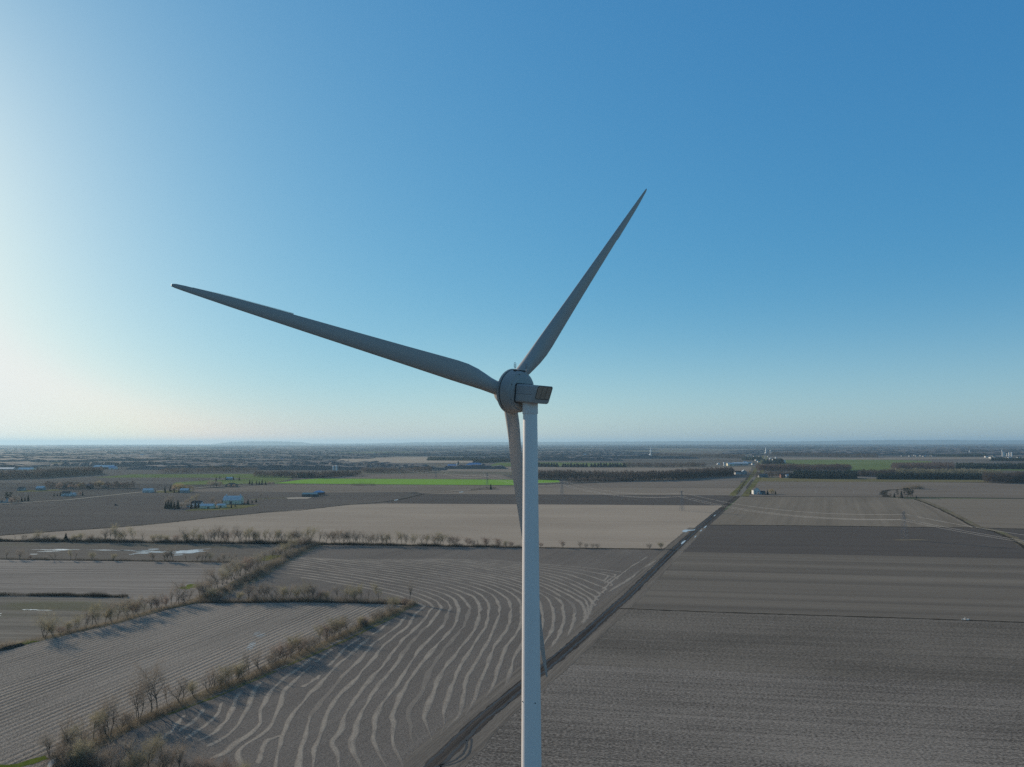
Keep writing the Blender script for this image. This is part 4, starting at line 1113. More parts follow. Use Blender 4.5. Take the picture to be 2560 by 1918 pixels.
# left diagonal hedgerow
sp = [(x, y_on(H4, x) - dy, k, h) for x, k, h, dy in [(110, 'spread', 61, 3), (133, 'bushy', 26, 2), (150, 'bushy', 20, 0), (166, 'bushy', 24, 2), (190, 'spread', 40, 3), (212, 'thin', 46, 2), (230, 'tall', 50, 4), (243, 'spread', 48, 4), (262, 'tall', 46, 3), (280, 'bushy', 36, 2), (292, 'tall', 47, 3), (318, 'spread', 42, 4), (333, 'bushy', 36, 2), (345, 'spread', 42, 4), (360, 'tall', 44, 3), (376, 'spread', 40, 3), (392, 'bushy', 30, 2), (402, 'thin', 38, 3), (416, 'bushy', 28, 2), (432, 'thin', 44, 3), (446, 'tall', 48, 5), (460, 'bushy', 30, 2), (472, 'thin', 34, 3)]]
row(sp, 'in the left diagonal hedgerow above the corn rows', 'trees of the left diagonal hedgerow')
# steep hedgerow going up from the junction
sp = []
for x, y, k, h in [(500, 1492, 'spread', 44), (513, 1494, 'bushy', 46), (520, 1482, 'spread', 42), (533, 1476, 'bushy', 40), (545, 1471, 'tall', 52), (556, 1462, 'spread', 48), (566, 1458, 'bushy', 40), (578, 1452, 'tall', 46), (588, 1448, 'spread', 48), (600, 1440, 'spread', 46), (612, 1436, 'bushy', 44), (622, 1430, 'spread', 44), (636, 1424, 'tall', 38), (646, 1418, 'spread', 38), (656, 1414, 'tall', 36), (684, 1398, 'spread', 30), (694, 1394, 'bushy', 30), (704, 1389, 'spread', 30), (714, 1385, 'bushy', 28), (724, 1381, 'spread', 28), (736, 1377, 'bushy', 30), (746, 1373, 'spread', 32), (756, 1369, 'bushy', 30), (768, 1366, 'spread', 30)]:
    sp.append((x, y, k, h))
row(sp, 'end of the steep hedgerow above the junction', 'trees of the steep hedgerow', end='near')
# hedgerow from the junction to its corner
sp = [(x, y_on(H6, x) - dy, k, h) for x, k, h, dy in [(528, 'bushy', 30, 4), (548, 'bushy', 26, 3), (574, 'thin', 40, 4), (596, 'bushy', 24, 2), (619, 'spread', 50, 4), (640, 'bushy', 24, 2), (652, 'spread', 48, 4), (664, 'spread', 46, 4), (686, 'thin', 36, 3), (704, 'bushy', 34, 3), (722, 'tall', 36, 3), (744, 'bushy', 30, 2), (768, 'spread', 48, 4), (784, 'spread', 46, 4), (800, 'bushy', 26, 2), (818, 'bushy', 24, 2), (843, 'thin', 38, 4), (868, 'spread', 44, 4), (884, 'bushy', 34, 3), (902, 'tall', 40, 3), (918, 'thin', 34, 3), (946, 'tall', 44, 3)]]
row(sp, 'in the hedgerow from junction to corner tree', 'trees of the hedgerow from the junction to the corner')
# hedgerow beside the straw rows, from its corner down to the bottom left
p = at(1024, 1508)
plant('thin', p, px2m(58, p), 'tallest dead-looking dark tree at the pointed end of the hedgerow')
sp = []
for x, k, h, dy in [(1014, 'bushy', 24, 2), (985, 'bushy', 38, 4), (972, 'bushy', 34, 2), (950, 'bushy', 32, 4), (936, 'bushy', 30, 2), (908, 'shrub', 22, 2), (896, 'bushy', 28, 3), (866, 'bushy', 46, 4), (850, 'bushy', 44, 3), (832, 'bushy', 54, 5), (818, 'bushy', 44, 3), (800, 'tall', 48, 5), (784, 'bushy', 40, 3), (768, 'bushy', 42, 3), (748, 'bushy', 44, 3), (726, 'bushy', 56, 6), (710, 'bushy', 50, 4), (692, 'bushy', 46, 5), (676, 'bushy', 42, 4), (648, 'thin', 56, 6), (622, 'thin', 56, 6), (604, 'bushy', 42, 4), (590, 'bushy', 46, 5), (566, 'bushy', 46, 4), (546, 'bushy', 34, 4), (528, 'thin', 56, 7), (520, 'thin', 50, 5), (486, 'bushy', 40, 5), (452, 'thin', 60, 6), (446, 'thin', 56, 6), (420, 'thin', 60, 7), (392, 'thin', 84, 8), (378, 'tall', 100, 9), (345, 'spread', 96, 8), (322, 'bushy', 40, 4), (300, 'bushy', 48, 4), (275, 'tall', 82, 8), (265, 'thin', 80, 8), (250, 'bushy', 46, 5), (234, 'tall', 72, 9), (216, 'bushy', 46, 5), (192, 'thin', 80, 9), (172, 'thin', 100, 10), (166, 'tall', 74, 8), (152, 'thin', 64, 8)]:
    sp.append((x, y_on(H7, x) - dy, k, h))
sp.append((124, 1890, 'spread', 56))
row(sp, 'end of the hedgerow beside the straw rows', 'trees of the hedgerow beside the straw rows', end='far')
# brush along the bottom edge at left
sp = [(x, y, k, h) for x, y, k, h in [(160, 1912, 'bushy', 60), (186, 1920, 'bushy', 66), (212, 1926, 'bushy', 72), (240, 1926, 'bushy', 60), (262, 1934, 'bushy', 60), (286, 1938, 'thin', 74), (312, 1938, 'bushy', 56), (326, 1936, 'thin', 84), (345, 1940, 'bushy', 64), (370, 1936, 'tall', 90), (396, 1938, 'thin', 84), (420, 1940, 'bushy', 70), (440, 1938, 'thin', 86), (452, 1942, 'thin', 80), (478, 1946, 'bushy', 54), (505, 1948, 'bushy', 52), (532, 1950, 'bushy', 44), (565, 1954, 'bushy', 48), (600, 1956, 'bushy', 44)]]
row(sp, 'in the brush along the bottom edge', 'trees of the brush along the bottom edge')

# brush and undergrowth in the hedgerows, nobody could count it
def undergrowth(label, px, w, h, per_m, mat, seed, z0=0.0, skip=None):
    rng = random.Random(seed); mb = MB()
    pts = smooth_line([at(*q) for q in px], 1.0)
    for k, p in enumerate(pts):
        a = pts[max(k - 1, 0)]; b = pts[min(k + 1, len(pts) - 1)]
        t = (b - a).normalized() if (b - a).length > 1e-6 else Vector((1, 0, 0)); nn = Vector((-t.y, t.x, 0))
        dens = .35 + 1.3 * max(0, .5 + mnoise.noise(Vector((p.x * .06, p.y * .06, seed))))
        hh = 1.35 * h * (.55 + .75 * max(0, .5 + mnoise.noise(Vector((p.x * .09, p.y * .09, seed + 9)))))
        for _ in range(int(2.2 * per_m * dens + rng.random())):
            o = rng.gauss(0, w * .25); b0 = p + nn * o + t * rng.uniform(-.6, .6)
            d = Vector((rng.gauss(0, .5), rng.gauss(0, .5), rng.uniform(.5, 1.1))).normalized()
            L = hh * rng.uniform(.3, 1.0) * max(.25, 1 - abs(o) / w)
            s = d.orthogonal().normalized(); s.rotate(Matrix.Rotation(rng.uniform(0, 6.283), 3, d)); s *= rng.uniform(.012, .040)
            q = b0 + d * L; c = b0 + d * L * rng.uniform(0, .3)
            mb.face([c - s, c + s, q + s * .4, q - s * .4])
    o = mb.build('undergrowth', M[mat])
    return tag(o, label, 'undergrowth', None, 'stuff')
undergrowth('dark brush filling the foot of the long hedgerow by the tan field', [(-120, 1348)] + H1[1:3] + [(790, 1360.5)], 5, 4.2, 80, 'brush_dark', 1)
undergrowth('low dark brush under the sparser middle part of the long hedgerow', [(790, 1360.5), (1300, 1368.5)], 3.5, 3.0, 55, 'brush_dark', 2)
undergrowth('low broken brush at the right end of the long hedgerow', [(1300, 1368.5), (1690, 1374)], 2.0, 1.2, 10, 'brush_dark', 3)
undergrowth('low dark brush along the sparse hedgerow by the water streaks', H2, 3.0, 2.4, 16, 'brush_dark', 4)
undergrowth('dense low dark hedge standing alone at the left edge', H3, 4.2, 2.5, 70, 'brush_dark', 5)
undergrowth('brown brush in the left diagonal hedgerow', H4, 5.0, 3.2, 26, 'brush', 6)
undergrowth('thick brown brush in the steep hedgerow', H5, 11.0, 4.5, 40, 'brush', 7)
undergrowth('brown brush in the hedgerow from junction to corner', H6, 6.0, 3.6, 34, 'brush', 8)
undergrowth('tangled brown brush in the hedgerow beside the straw rows', H7, 6.5, 3.6, 26, 'brush', 9)
undergrowth('thick brush along the bottom edge at left', [(140, 1912), (200, 1928), (330, 1942), (480, 1950), (620, 1960)], 9.0, 3.6, 36, 'brush', 10)
undergrowth('dark brush clump at the bottom left culvert', [(128, 1898), (160, 1900), (200, 1908), (240, 1920)], 5.0, 3.0, 50, 'brush_dark', 11)
undergrowth('scrubby bushes along the olive strip in front of the evergreens', [(1900, 1203), (2050, 1203.5), (2200, 1204.5), (2330, 1205.5), (2470, 1207)], 12, 4.0, 4, 'brush', 12)
undergrowth('low bushes at the end of the bright green field', [(880, 1214), (937, 1214)], 10, 11, 9, 'brush_dark', 13)
undergrowth('rounded bare thicket behind the pine clump', [(2254, 1222.5), (2270, 1222), (2290, 1222), (2304, 1222)], 26, 12.5, 40, 'brush', 14)
undergrowth('low bushes beside the winding ditch', [(1178, 1226), (1205, 1223), (1240, 1221)], 10, 5, 8, 'brush_dark', 15)
undergrowth('dark weeds inside the ditch between tan and grey fields', [(-100, 1346), (120, 1330), (300, 1318), (480, 1300), (640, 1284), (745, 1277)], 3.0, 1.4, 6, 'brush_dark', 16)
undergrowth('dark weeds lining the left verge ditch of the paved road', [(1842, 1237), (1870, 1193)], 5, 2.6, 6, 'brush_dark', 17)
undergrowth('dark weeds lining the right verge ditch of the paved road', [(1866, 1222), (1882, 1200)], 5, 2.6, 6, 'brush_dark', 18)

# ------------------------------------------------------------------ woods: far-off masses
def wood(label, px, depth, h, mat, seed, spacing=7.0, name='wood', quads=30, kind='bare', fill=1.0):
    """px: front edge in pixels; trees fill a band of the given depth behind it"""
    rng = random.Random(seed); mb = MB()
    pts = smooth_line([at(*q) for q in px], spacing * .8)
    for p in pts:
        away = Vector((p.x, p.y, 0)).normalized()
        rows = max(1, int(depth / (spacing * 1.15)))
        for r_ in range(rows):
            if rng.random() > fill: continue
            c = p + away * (r_ * spacing * 1.15 + rng.uniform(-2.5, 2.5)) + Vector((-away.y, away.x, 0)) * rng.uniform(-3, 3)
            hh = h * (rng.uniform(.78, 1.08) + .15 * mnoise.noise(Vector((c.x * .02, c.y * .02, seed))))
            nq = int(quads * 1.9) if r_ < 3 else quads
            if kind == 'bare':
                for _ in range(nq):
                    u = rng.random(); z = hh * (.12 + .88 * u ** .8); rr = spacing * .85 * math.sin(math.pi * min(.95, .15 + .8 * u)) * rng.random() ** .5
                    an = rng.uniform(0, 6.283); q = c + Vector((math.cos(an) * rr, math.sin(an) * rr, z))
                    a = Vector((rng.gauss(0, .35), rng.gauss(0, .35), 1)).normalized() * hh * rng.uniform(.06, .14); b = Vector((rng.gauss(0, 1), rng.gauss(0, 1), 0)).normalized() * rng.uniform(.25, .7)
                    mb.face([q - a - b, q - a + b, q + a + b * .3, q + a - b * .3])
            else:
                w = spacing * .80
                for (z0, z1, k) in ((.02, .5, 1.0), (.3, .78, .75), (.6, 1.0, .5)):
                    n = 6; o_ = rng.uniform(0, 1)
                    for j in range(n):
                        a0, a1 = 6.283 * (j + o_) / n, 6.283 * (j + 1 + o_) / n; k0 = k * rng.uniform(.8, 1.15)
                        mb.face([c + Vector((math.cos(a0) * w * k0, math.sin(a0) * w * k0, hh * z0)), c + Vector((math.cos(a1) * w * k0, math.sin(a1) * w * k0, hh * z0)), c + Vector((0, 0, hh * z1))])
    return tag(mb.build(name, M[mat]), label, 'wood', None, 'stuff')

wood('bare brown wood on the far left behind the roadside houses', [(-90, 1199), (0, 1199), (100, 1196), (180, 1191), (250, 1187)], 150, 21, 'wood_bare', 1, 9)
wood('long bare wood right of the tower behind the brown field', [(1335, 1199), (1420, 1200), (1500, 1202), (1600, 1203), (1696, 1200)], 90, 22, 'wood_bare', 2, 9)
wood('low bare thicket at the foot of the long bare wood', [(1425, 1206), (1480, 1206), (1580, 1204)], 40, 11, 'wood_bare', 3, 8, fill=.8)
wood('rounded bare wood left of the paved road', [(1690, 1200), (1760, 1195), (1830, 1191)], 130, 22, 'wood_bare', 4, 9)
wood('dark evergreen plantation right of the paved road', [(1976, 1196), (2060, 1197.5), (2138, 1197.5)], 60, 15, 'wood_dark', 5, 6, kind='fir')
wood('dark evergreen row behind the first plantation', [(1984, 1189), (2060, 1190), (2160, 1191)], 60, 15, 'wood_dark', 6, 7, kind='fir')
wood('second long dark evergreen plantation further right', [(2196, 1198.5), (2300, 1198.5), (2400, 1199), (2482, 1199.5)], 60, 16, 'wood_dark', 7, 6, kind='fir')
wood('pale budding trees above the second evergreen plantation', [(2225, 1188), (2320, 1188), (2420, 1188), (2500, 1190)], 90, 17, 'wood_pale', 8, 10, fill=.8)
wood('reddish bare poplar wood behind the first plantation', [(1895, 1178), (1990, 1177.5), (2060, 1178), (2124, 1178)], 140, 20, 'wood_red', 9, 10)
wood('reddish bare wood at the right above the pale trees', [(2235, 1177), (2300, 1176), (2380, 1175.5)], 300, 21, 'wood_red', 10, 12)
wood('dark wood at the right above the green strip', [(2395, 1172.5), (2480, 1173), (2560, 1173.5), (2700, 1174)], 200, 18, 'wood_dark', 11, 11, kind='fir')
wood('bare grey wood at the right edge of the picture', [(2466, 1208), (2520, 1209), (2560, 1207), (2700, 1207)], 150, 21, 'wood_bare', 12, 9)
wood('bare trees around the houses right of the road', [(1885, 1194), (1920, 1194), (1950, 1193), (1975, 1193)], 50, 15, 'wood_bare', 13, 10, fill=.7)
wood('bare brown trees between the two evergreen plantations', [(2150, 1192), (2200, 1192), (2235, 1191)], 110, 16, 'wood_bare', 14, 9, fill=.8)
wood('mixed dark treeline behind the far green field', [(1340, 1167), (1400, 1168), (1480, 1168.5), (1560, 1168.5)], 50, 17, 'wood_dark', 15, 13, kind='fir', fill=.6)
wood('bare treeline left of the village road', [(1560, 1168), (1640, 1169), (1760, 1168)], 60, 17, 'wood_bare', 16, 10, fill=.8)
wood('dark trees around the farm beyond the bright green field', [(640, 1193), (700, 1193.5), (780, 1195), (800, 1196), (850, 1192), (900, 1190)], 60, 16, 'wood_bare', 17, 9, fill=.85)
wood('dark evergreens by the farm beyond the bright green field', [(745, 1195), (780, 1195), (830, 1191), (872, 1190)], 25, 16, 'wood_dark', 18, 9, kind='fir', fill=.55)
wood('long straight dark plantation far behind the bright green field', [(1071, 1151.3), (1130, 1151.6), (1186, 1152)], 200, 17, 'wood_dark', 19, 11, kind='fir')
wood('dark woods just left of the tower', [(1186, 1158), (1215, 1157), (1240, 1155), (1272, 1155)], 200, 18, 'wood_dark', 20, 12, kind='fir', fill=.8)
wood('small dark evergreen block left of the blue barn', [(520, 1177), (545, 1177), (575, 1176)], 60, 16, 'wood_dark', 21, 9, kind='fir')
wood('bare scrubland left of the bright green field', [(405, 1184), (470, 1183), (520, 1182), (640, 1180)], 90, 15, 'wood_bare', 22, 11, fill=.7)
wood('bare trees around the distant silver silo', [(905, 1182), (950, 1183), (1010, 1182), (1075, 1180)], 70, 16, 'wood_bare', 23, 10, fill=.75)
wood('dark evergreen group on the far plain at left', [(756, 1172), (790, 1173), (850, 1172)], 60, 14, 'wood_dark', 24, 11, kind='fir', fill=.8)
wood('dark wood before the pale far field', [(500, 1161), (560, 1162), (610, 1160)], 160, 16, 'wood_dark', 25, 13, kind='fir', fill=.7)
wood('flat dark wood in front of the far right village', [(2330, 1141), (2400, 1142), (2466, 1141)], 200, 16, 'wood_dark', 26, 15, kind='fir')
wood('dark strip of wood at the right below the silos', [(2482, 1152.5), (2560, 1153), (2700, 1153)], 200, 15, 'wood_dark', 27, 14, kind='fir')
wood('thin line of bare trees behind the left houses', [(115, 1220), (160, 1221), (205, 1222), (330, 1221)], 30, 13, 'wood_bare', 28, 8, fill=.7)

# belts of woodland on the far plain, merging towards the horizon
def belts():
    rng = random.Random(42); mb = MB()
    def belt(cx, cy, L, ang, h, dep):
        dx, dy = math.cos(ang), math.sin(ang); n = max(6, int(L / (8 + cy * .0016)))
        prev = None
        for k in range(n + 1):
            s = (k / n - .5) * L; e = math.sin(math.pi * min(1, max(0, k / n))) ** .3
            hh = max(1.5, h * e * (rng.uniform(.88, 1.06) + .35 * mnoise.noise(Vector((cx + s * .02, cy * .02, k * .3)))))
            x, y = cx + dx * s + rng.uniform(-2, 2), cy + dy * s + rng.uniform(-4, 4)
            cur = (mb.vert((x, y, -.05)), mb.vert((x + rng.uniform(-2, 2), y + dep * .12, hh)), mb.vert((x, y + dep, hh * rng.uniform(.8, 1.1))), mb.vert((x, y + dep * 1.1, -.05)))
            if prev:
                for j in range(3): mb.f.append((prev[j], cur[j], cur[j + 1], prev[j + 1])); mb.m.append(0)
            prev = cur
    def keep(x, y):
        # stay off the farms and fields drawn one by one
        px = CX + FPX * x / y; py = 1105.5 + FPX * H / y
        if py > 1176: return False
        if py > 1166 and px > 1300: return False
        if px > 1880 and 1141 < py: return False
        if 820 < px < 1240 and 1141 < py < 1172: return False
        if 1230 < px < 1870 and 1152 < py: return False
        if 20 < px < 320 and 1150 < py: return False
        if 640 < px < 740 and 1142 < py < 1156: return False
        if 1600 < px < 1960 and 1123 < py: return False
        return True
    n = 0
    while n < 420:
        d = 2400 * (26000 / 2400) ** rng.random()
        x = d * rng.uniform(-.85, .85)
        if not keep(x, d): continue
        L = rng.uniform(150, 700) * (1 + d / 7000); 
        belt(x, d, L, R(rng.gauss(-4, 5)), rng.uniform(13, 20), rng.uniform(30, 160) * (1 + d / 9000)); n += 1
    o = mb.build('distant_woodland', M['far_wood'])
    return tag(o, 'distant belts of woodland merging into blue on the plain', 'woodland', None, 'stuff')
belts()

# ------------------------------------------------------------------ buildings
def facing_dir(p, rz): return rz
def building(name, label, cat, px, w, d, hw, hr, wall, roof, rz=0.0, doors=(), windows=(), roof_type='gable', group=None, turrets=0, over=.4, chimney=False):
    """walls, roof, doors and windows; local x along the ridge, front = -y"""
    p = at(*px); rt = empty(name, (p.x, p.y, 0), R(rz)); tag(rt, label, cat, group)
    mb = MB(); x, y = w / 2, d / 2
    b = [(-x, -y), (x, -y), (x, y), (-x, y)]
    for k in range(4):
        a, c = b[k], b[(k + 1) % 4]; mb.face([(a[0], a[1], -.3), (c[0], c[1], -.3), (c[0], c[1], hw), (a[0], a[1], hw)])
    if roof_type == 'gable':
        mb.face([(x, -y, hw), (x, y, hw), (x, 0, hw + hr)]); mb.face([(-x, y, hw), (-x, -y, hw), (-x, 0, hw + hr)])
    elif roof_type == 'gambrel':
        for sx in (1, -1): mb.face([(sx * x, -sx * y, hw), (sx * x, sx * y, hw), (sx * x, sx * y * .62, hw + hr * .62), (sx * x, 0, hw + hr), (sx * x, -sx * y * .62, hw + hr * .62)])
    mb.build('wall', M[wall], rt)
    mb = MB(); o_ = over; t = .18
    prof = {'gable': [(-y - o_, hw - o_ * hr / y), (0, hw + hr), (y + o_, hw - o_ * hr / y)],
            'gambrel': [(-y - o_, hw - .25), (-y * .62, hw + hr * .62), (0, hw + hr), (y * .62, hw + hr * .62), (y + o_, hw - .25)]}.get(roof_type)
    if prof:
        X = x + o_
        for (ya, za), (yb, zb) in zip(prof[:-1], prof[1:]):
            q = [(-X, ya, za + .04), (X, ya, za + .04), (X, yb, zb + .04), (-X, yb, zb + .04)]; u = [(a, b_, c + t) for a, b_, c in q]
            mb.face(u); mb.face(q[::-1])
            mb.face([q[0], q[1], u[1], u[0]]); mb.face([q[2], q[3], u[3], u[2]]); mb.face([q[1], q[2], u[2], u[1]]); mb.face([q[3], q[0], u[0], u[3]])
    else:                                           # hipped
        X, Y = x + o_, y + o_; rr = max(.5, X - Y)
        e = [(-X, -Y, hw), (X, -Y, hw), (X, Y, hw), (-X, Y, hw)]; r0, r1 = (-rr, 0, hw + hr), (rr, 0, hw + hr)
        mb.face([e[0], e[1], r1, r0]); mb.face([e[1], e[2], r1]); mb.face([e[2], e[3], r0, r1]); mb.face([e[3], e[0], r0]); mb.face(e[::-1])
    ro = mb.build('roof', M[roof], rt)
    for k in range(turrets):
        mb = MB(); tx = (k - (turrets - 1) / 2) * w * .8 / max(1, turrets - 1) if turrets > 1 else 0
        mb.box((tx, 0, hw + hr + .7), (1.7, 1.7, 1.6)); zt = hw + hr + 1.5
        for j in range(4):
            cs = [(-1, -1), (1, -1), (1, 1), (-1, 1)]; a, c = cs[j], cs[(j + 1) % 4]
            mb.face([(tx + a[0] * 1.1, a[1] * 1.1, zt), (tx + c[0] * 1.1, c[1] * 1.1, zt), (tx, 0, zt + 1.2)])
        mb.build('roof_vent', M[roof], ro)
    if chimney:
        mb = MB(); mb.box((x * .4, y * .2, hw + hr + .3), (.7, .7, 1.8)); mb.build('chimney', M['red_wall'], ro)
    for (side, u, dw, dh) in doors:
        mb = MB()
        if side == 'f': mb.box((u * x, -y - .03, dh / 2), (dw, .08, dh))
        else: mb.box(((x + .03) * (1 if side == 'r' else -1), u * y, dh / 2), (.08, dw, dh))
        mb.build('door', M['door'], rt)
    for (side, u, z, ww, wh) in windows:
        mb = MB()
        if side == 'f': mb.box((u * x, -y - .03, z), (ww, .08, wh))
        else: mb.box(((x + .03) * (1 if side == 'r' else -1), u * y, z), (.08, ww, wh))
        mb.build('window', M['glass'], rt)
    return rt
W4 = [('f', -.7, 1.8, 1.4, 1.3), ('f', -.25, 1.8, 1.4, 1.3), ('f', .3, 1.8, 1.4, 1.3), ('f', .75, 1.8, 1.4, 1.3)]
# the farmyard with pale barns
building('barn', 'big barn with sky-blue roof and roof turrets behind the conifers', 'barn', (583, 1259), 27, 15, 5.5, 6.5, 'tan_wall', 'tin', 3, [('f', -.1, 4, 4.2), ('r', 0, 3.4, 3.8)], [('f', -.65, 2.4, 1.2, 1), ('f', .5, 2.4, 1.2, 1), ('f', .8, 2.4, 1.2, 1)], 'gambrel', turrets=2)
building('barn', 'long low pale barn with bluish metal roof, front left of the farmyard', 'barn', (519, 1270.5), 19, 10, 3.6, 2.6, 'tan_wall', 'tin', 2, [('f', .3, 3, 2.8)], [('f', -.6, 2, 1.2, .9), ('f', -.2, 2, 1.2, .9)])
building('barn', 'smaller low pale barn beside the conifers in the farmyard', 'barn', (554, 1268.5), 12, 8, 3.2, 2.0, 'tan_wall', 'tin', 2, [('f', 0, 2.6, 2.6)], [('f', -.6, 2, 1, .8)])
building('farmhouse', 'dark-roofed farmhouse hidden among trees left of the pale barns', 'house', (493, 1266), 14, 10, 5.0, 3.0, 'white_wall', 'dark_roof', 4, [('f', 0, 1.2, 2.2)], W4, chimney=True)
building('shed', 'small white shed between the farmhouse and the pale barns', 'shed', (472, 1268), 5, 4, 2.6, 1.5, 'white_wall', 'tin', 4, [('f', 0, 1.4, 2.1)])
# the green barn with its dark blue shed
building('barn', 'long dark green barn with pale teal roof beside the gravel yard', 'barn', (776, 1241.5), 27, 11, 4.4, 2.2, 'dark_wall', 'teal_roof', -2, [('f', -.5, 3.6, 3.4), ('f', .2, 3.6, 3.4)], [('f', .7, 2.2, 1.4, 1)])
building('barn', 'taller dark blue shed behind the long green barn', 'barn', (797, 1237.5), 18, 14, 5.0, 3.2, 'red_wall', 'blue_roof', -2, [('f', 0, 4, 4)], [], 'hip')
# other houses on the left
building('farmhouse', 'white farmhouse with grey roof by the golden trees left', 'house', (462, 1232), 15, 10, 5, 3.4, 'grey_wall', 'tin', 5, [('f', 0, 1.2, 2.2)], W4, chimney=True)
building('farmhouse', 'low white house with grey roof at the bend of the gravel road', 'house', (371, 1231), 18, 11, 4.5, 3.0, 'white_wall', 'tin', 8, [('f', 0, 1.2, 2.2)], W4)
building('farmhouse', 'house with dark blue roof among conifers by the gravel road', 'house', (167, 1240), 14, 10, 5, 3.2, 'white_wall', 'dark_roof', 6, [('f', 0, 1.2, 2.2)], W4, chimney=True)
building('garage', 'small white garage right of the dark blue roofed house', 'garage', (182, 1239), 9, 8, 3, 2, 'white_wall', 'tin', 6, [('f', 0, 3, 2.4)])
building('farmhouse', 'white house behind the tree clump at the left edge', 'house', (9, 1256), 11, 9, 4.6, 2.8, 'white_wall', 'dark_roof', 4, [('f', 0, 1.2, 2.2)], W4)
building('farmhouse', 'grey house on the bright roadside lawn, left one', 'house', (54, 1226.5), 12, 9, 4.0, 3.0, 'grey_wall', 'dark_roof', 2, [('f', 0, 1.2, 2.2)], W4)
building('farmhouse', 'pale house on the bright roadside lawn, right one', 'house', (102, 1225.5), 15, 10, 4.6, 3.4, 'grey_wall', 'tin', 2, [('f', 0, 1.2, 2.2)], W4)
building('farmhouse', 'house in the roadside row of trees with a long tin roof', 'house', (168, 1219), 15, 10, 4.6, 3.0, 'grey_wall', 'tin', 0, [('f', 0, 1.2, 2.2)], W4)
building('farmhouse', 'dark house in the roadside row beside the golden willow', 'house', (224, 1221), 9, 9, 6.5, 3.5, 'dark_wall', 'blue_roof', 0, [('f', 0, 1.2, 2.2)], W4)
building('farmhouse', 'small pale house at the right of the roadside row', 'house', (262, 1220), 10, 8, 4.2, 2.4, 'white_wall', 'tin', 0, [('f', 0, 1.2, 2.2)], W4)
building('farmhouse', 'small house under the trees left of the dark barn-like clump', 'house', (575, 1200), 16, 10, 4.4, 2.6, 'grey_wall', 'tin', 0, [('f', 0, 1.2, 2.2)], W4)
building('barn', 'dark shed with low roof below the green meadow', 'barn', (579, 1217), 22, 14, 4.5, 4.0, 'dark_wall', 'dark_roof', 0, [('f', .2, 4, 4)], [], 'hip')
building('barn', 'distant light blue roofed barn behind the left wood', 'barn', (66, 1179), 48, 22, 7, 6, 'tan_wall', 'tin', 3, [('f', 0, 4, 4)])
building('barn', 'distant low blue barn cut by the left edge of the picture', 'barn', (10, 1175.5), 74, 20, 5, 4, 'grey_wall', 'tin', 3, [('f', 0, 4, 4)])
building('barn', 'long distant barn with white roof and dark silos behind', 'barn', (262, 1172.5), 72, 26, 7, 7, 'red_wall', 'tin', 0, [('f', .3, 4, 4)])
building('barn', 'small pale annex right of the long white roofed barn', 'barn', (283, 1173), 24, 18, 6, 5, 'white_wall', 'blue_roof', 0, [('f', 0, 4, 4)])
building('greenhouse', 'faint row of distant pale greenhouses on the left plain', 'greenhouse', (364, 1173), 84, 16, 3, 3, 'grey_wall', 'tin', 0, [('f', 0, 3, 2.4)])
building('barn', 'bright blue roofed barn alone on the far left plain', 'barn', (706, 1153.5), 38, 26, 6, 8, 'grey_wall', 'blue_roof', 0, [('f', 0, 5, 5)], [], 'hip')
building('barn', 'large bright blue roofed barn left of the tower', 'barn', (1186, 1166.5), 72, 34, 6, 9, 'grey_wall', 'blue_roof', 0, [('f', 0, 5, 5)], [], 'hip')
building('barn', 'long low blue roofed barn left of the white silo', 'barn', (1131, 1167), 36, 20, 4, 5, 'grey_wall', 'blue_roof', 0, [('f', 0, 4, 4)])
building('barn', 'small teal barn among dark trees by the bright green field', 'barn', (868, 1189), 26, 14, 5, 5, 'teal_roof', 'teal_roof', 0, [('f', 0, 3, 3)])
# along the paved road
building('farmhouse', 'white gabled house with dark roof beside the paved road', 'house', (1890, 1235.5), 13, 12, 7.5, 5.0, 'white_wall', 'dark_roof', 86, [('f', 0, 1.2, 2.2)], [('l', -.4, 2, 1.1, 1.4), ('l', .4, 2, 1.1, 1.4), ('l', -.4, 5, 1.1, 1.4), ('l', .4, 5, 1.1, 1.4)], chimney=True)
building('garage', 'low dark garage right of the white gabled house', 'garage', (1902, 1235.5), 14, 9, 3.4, 2.4, 'grey_wall', 'dark_roof', 0, [('f', .3, 3, 2.5)])
building('barn', 'teal roofed barn under the bare trees right of the road', 'barn', (1907, 1193.5), 24, 14, 5, 4, 'grey_wall', 'teal_roof', 0, [('f', 0, 3, 3)])
building('farmhouse', 'dark red house with a white end wall by the plantation', 'house', (1962, 1194.5), 24, 12, 7, 4, 'red_wall', 'red_roof', 0, [('f', 0, 1.2, 2.2)], W4)
building('garage', 'white garage beside the dark red house by the plantation', 'garage', (1968.5, 1195), 8, 8, 6, 3, 'white_wall', 'tin', 0, [('f', 0, 3, 2.5)])
building('farmhouse', 'pale house left of the road, first of two', 'house', (1845, 1186), 20, 12, 6, 4, 'white_wall', 'dark_roof', 4, [('f', 0, 1.2, 2.2)], W4)
building('farmhouse', 'pale house left of the road with a taller gable, second of two', 'house', (1860, 1186), 18, 14, 8, 5, 'grey_wall', 'tin', 80, [('f', 0, 1.2, 2.2)], [])
building('factory', 'long grey-blue industrial hall far left of the village road', 'factory', (1850, 1163.5), 58, 30, 8, 4, 'grey_wall', 'tin', 0, [('f', 0, 6, 5)])
building('factory', 'smaller pale hall beside the white dome', 'factory', (1826, 1164.5), 26, 20, 7, 5, 'tan_wall', 'tin', 0, [('f', 0, 6, 5)])
building('barn', 'white shed on the edge of the right green meadow', 'barn', (1957, 1157), 22, 14, 6, 5, 'white_wall', 'tin', 0, [('f', 0, 3, 3)])

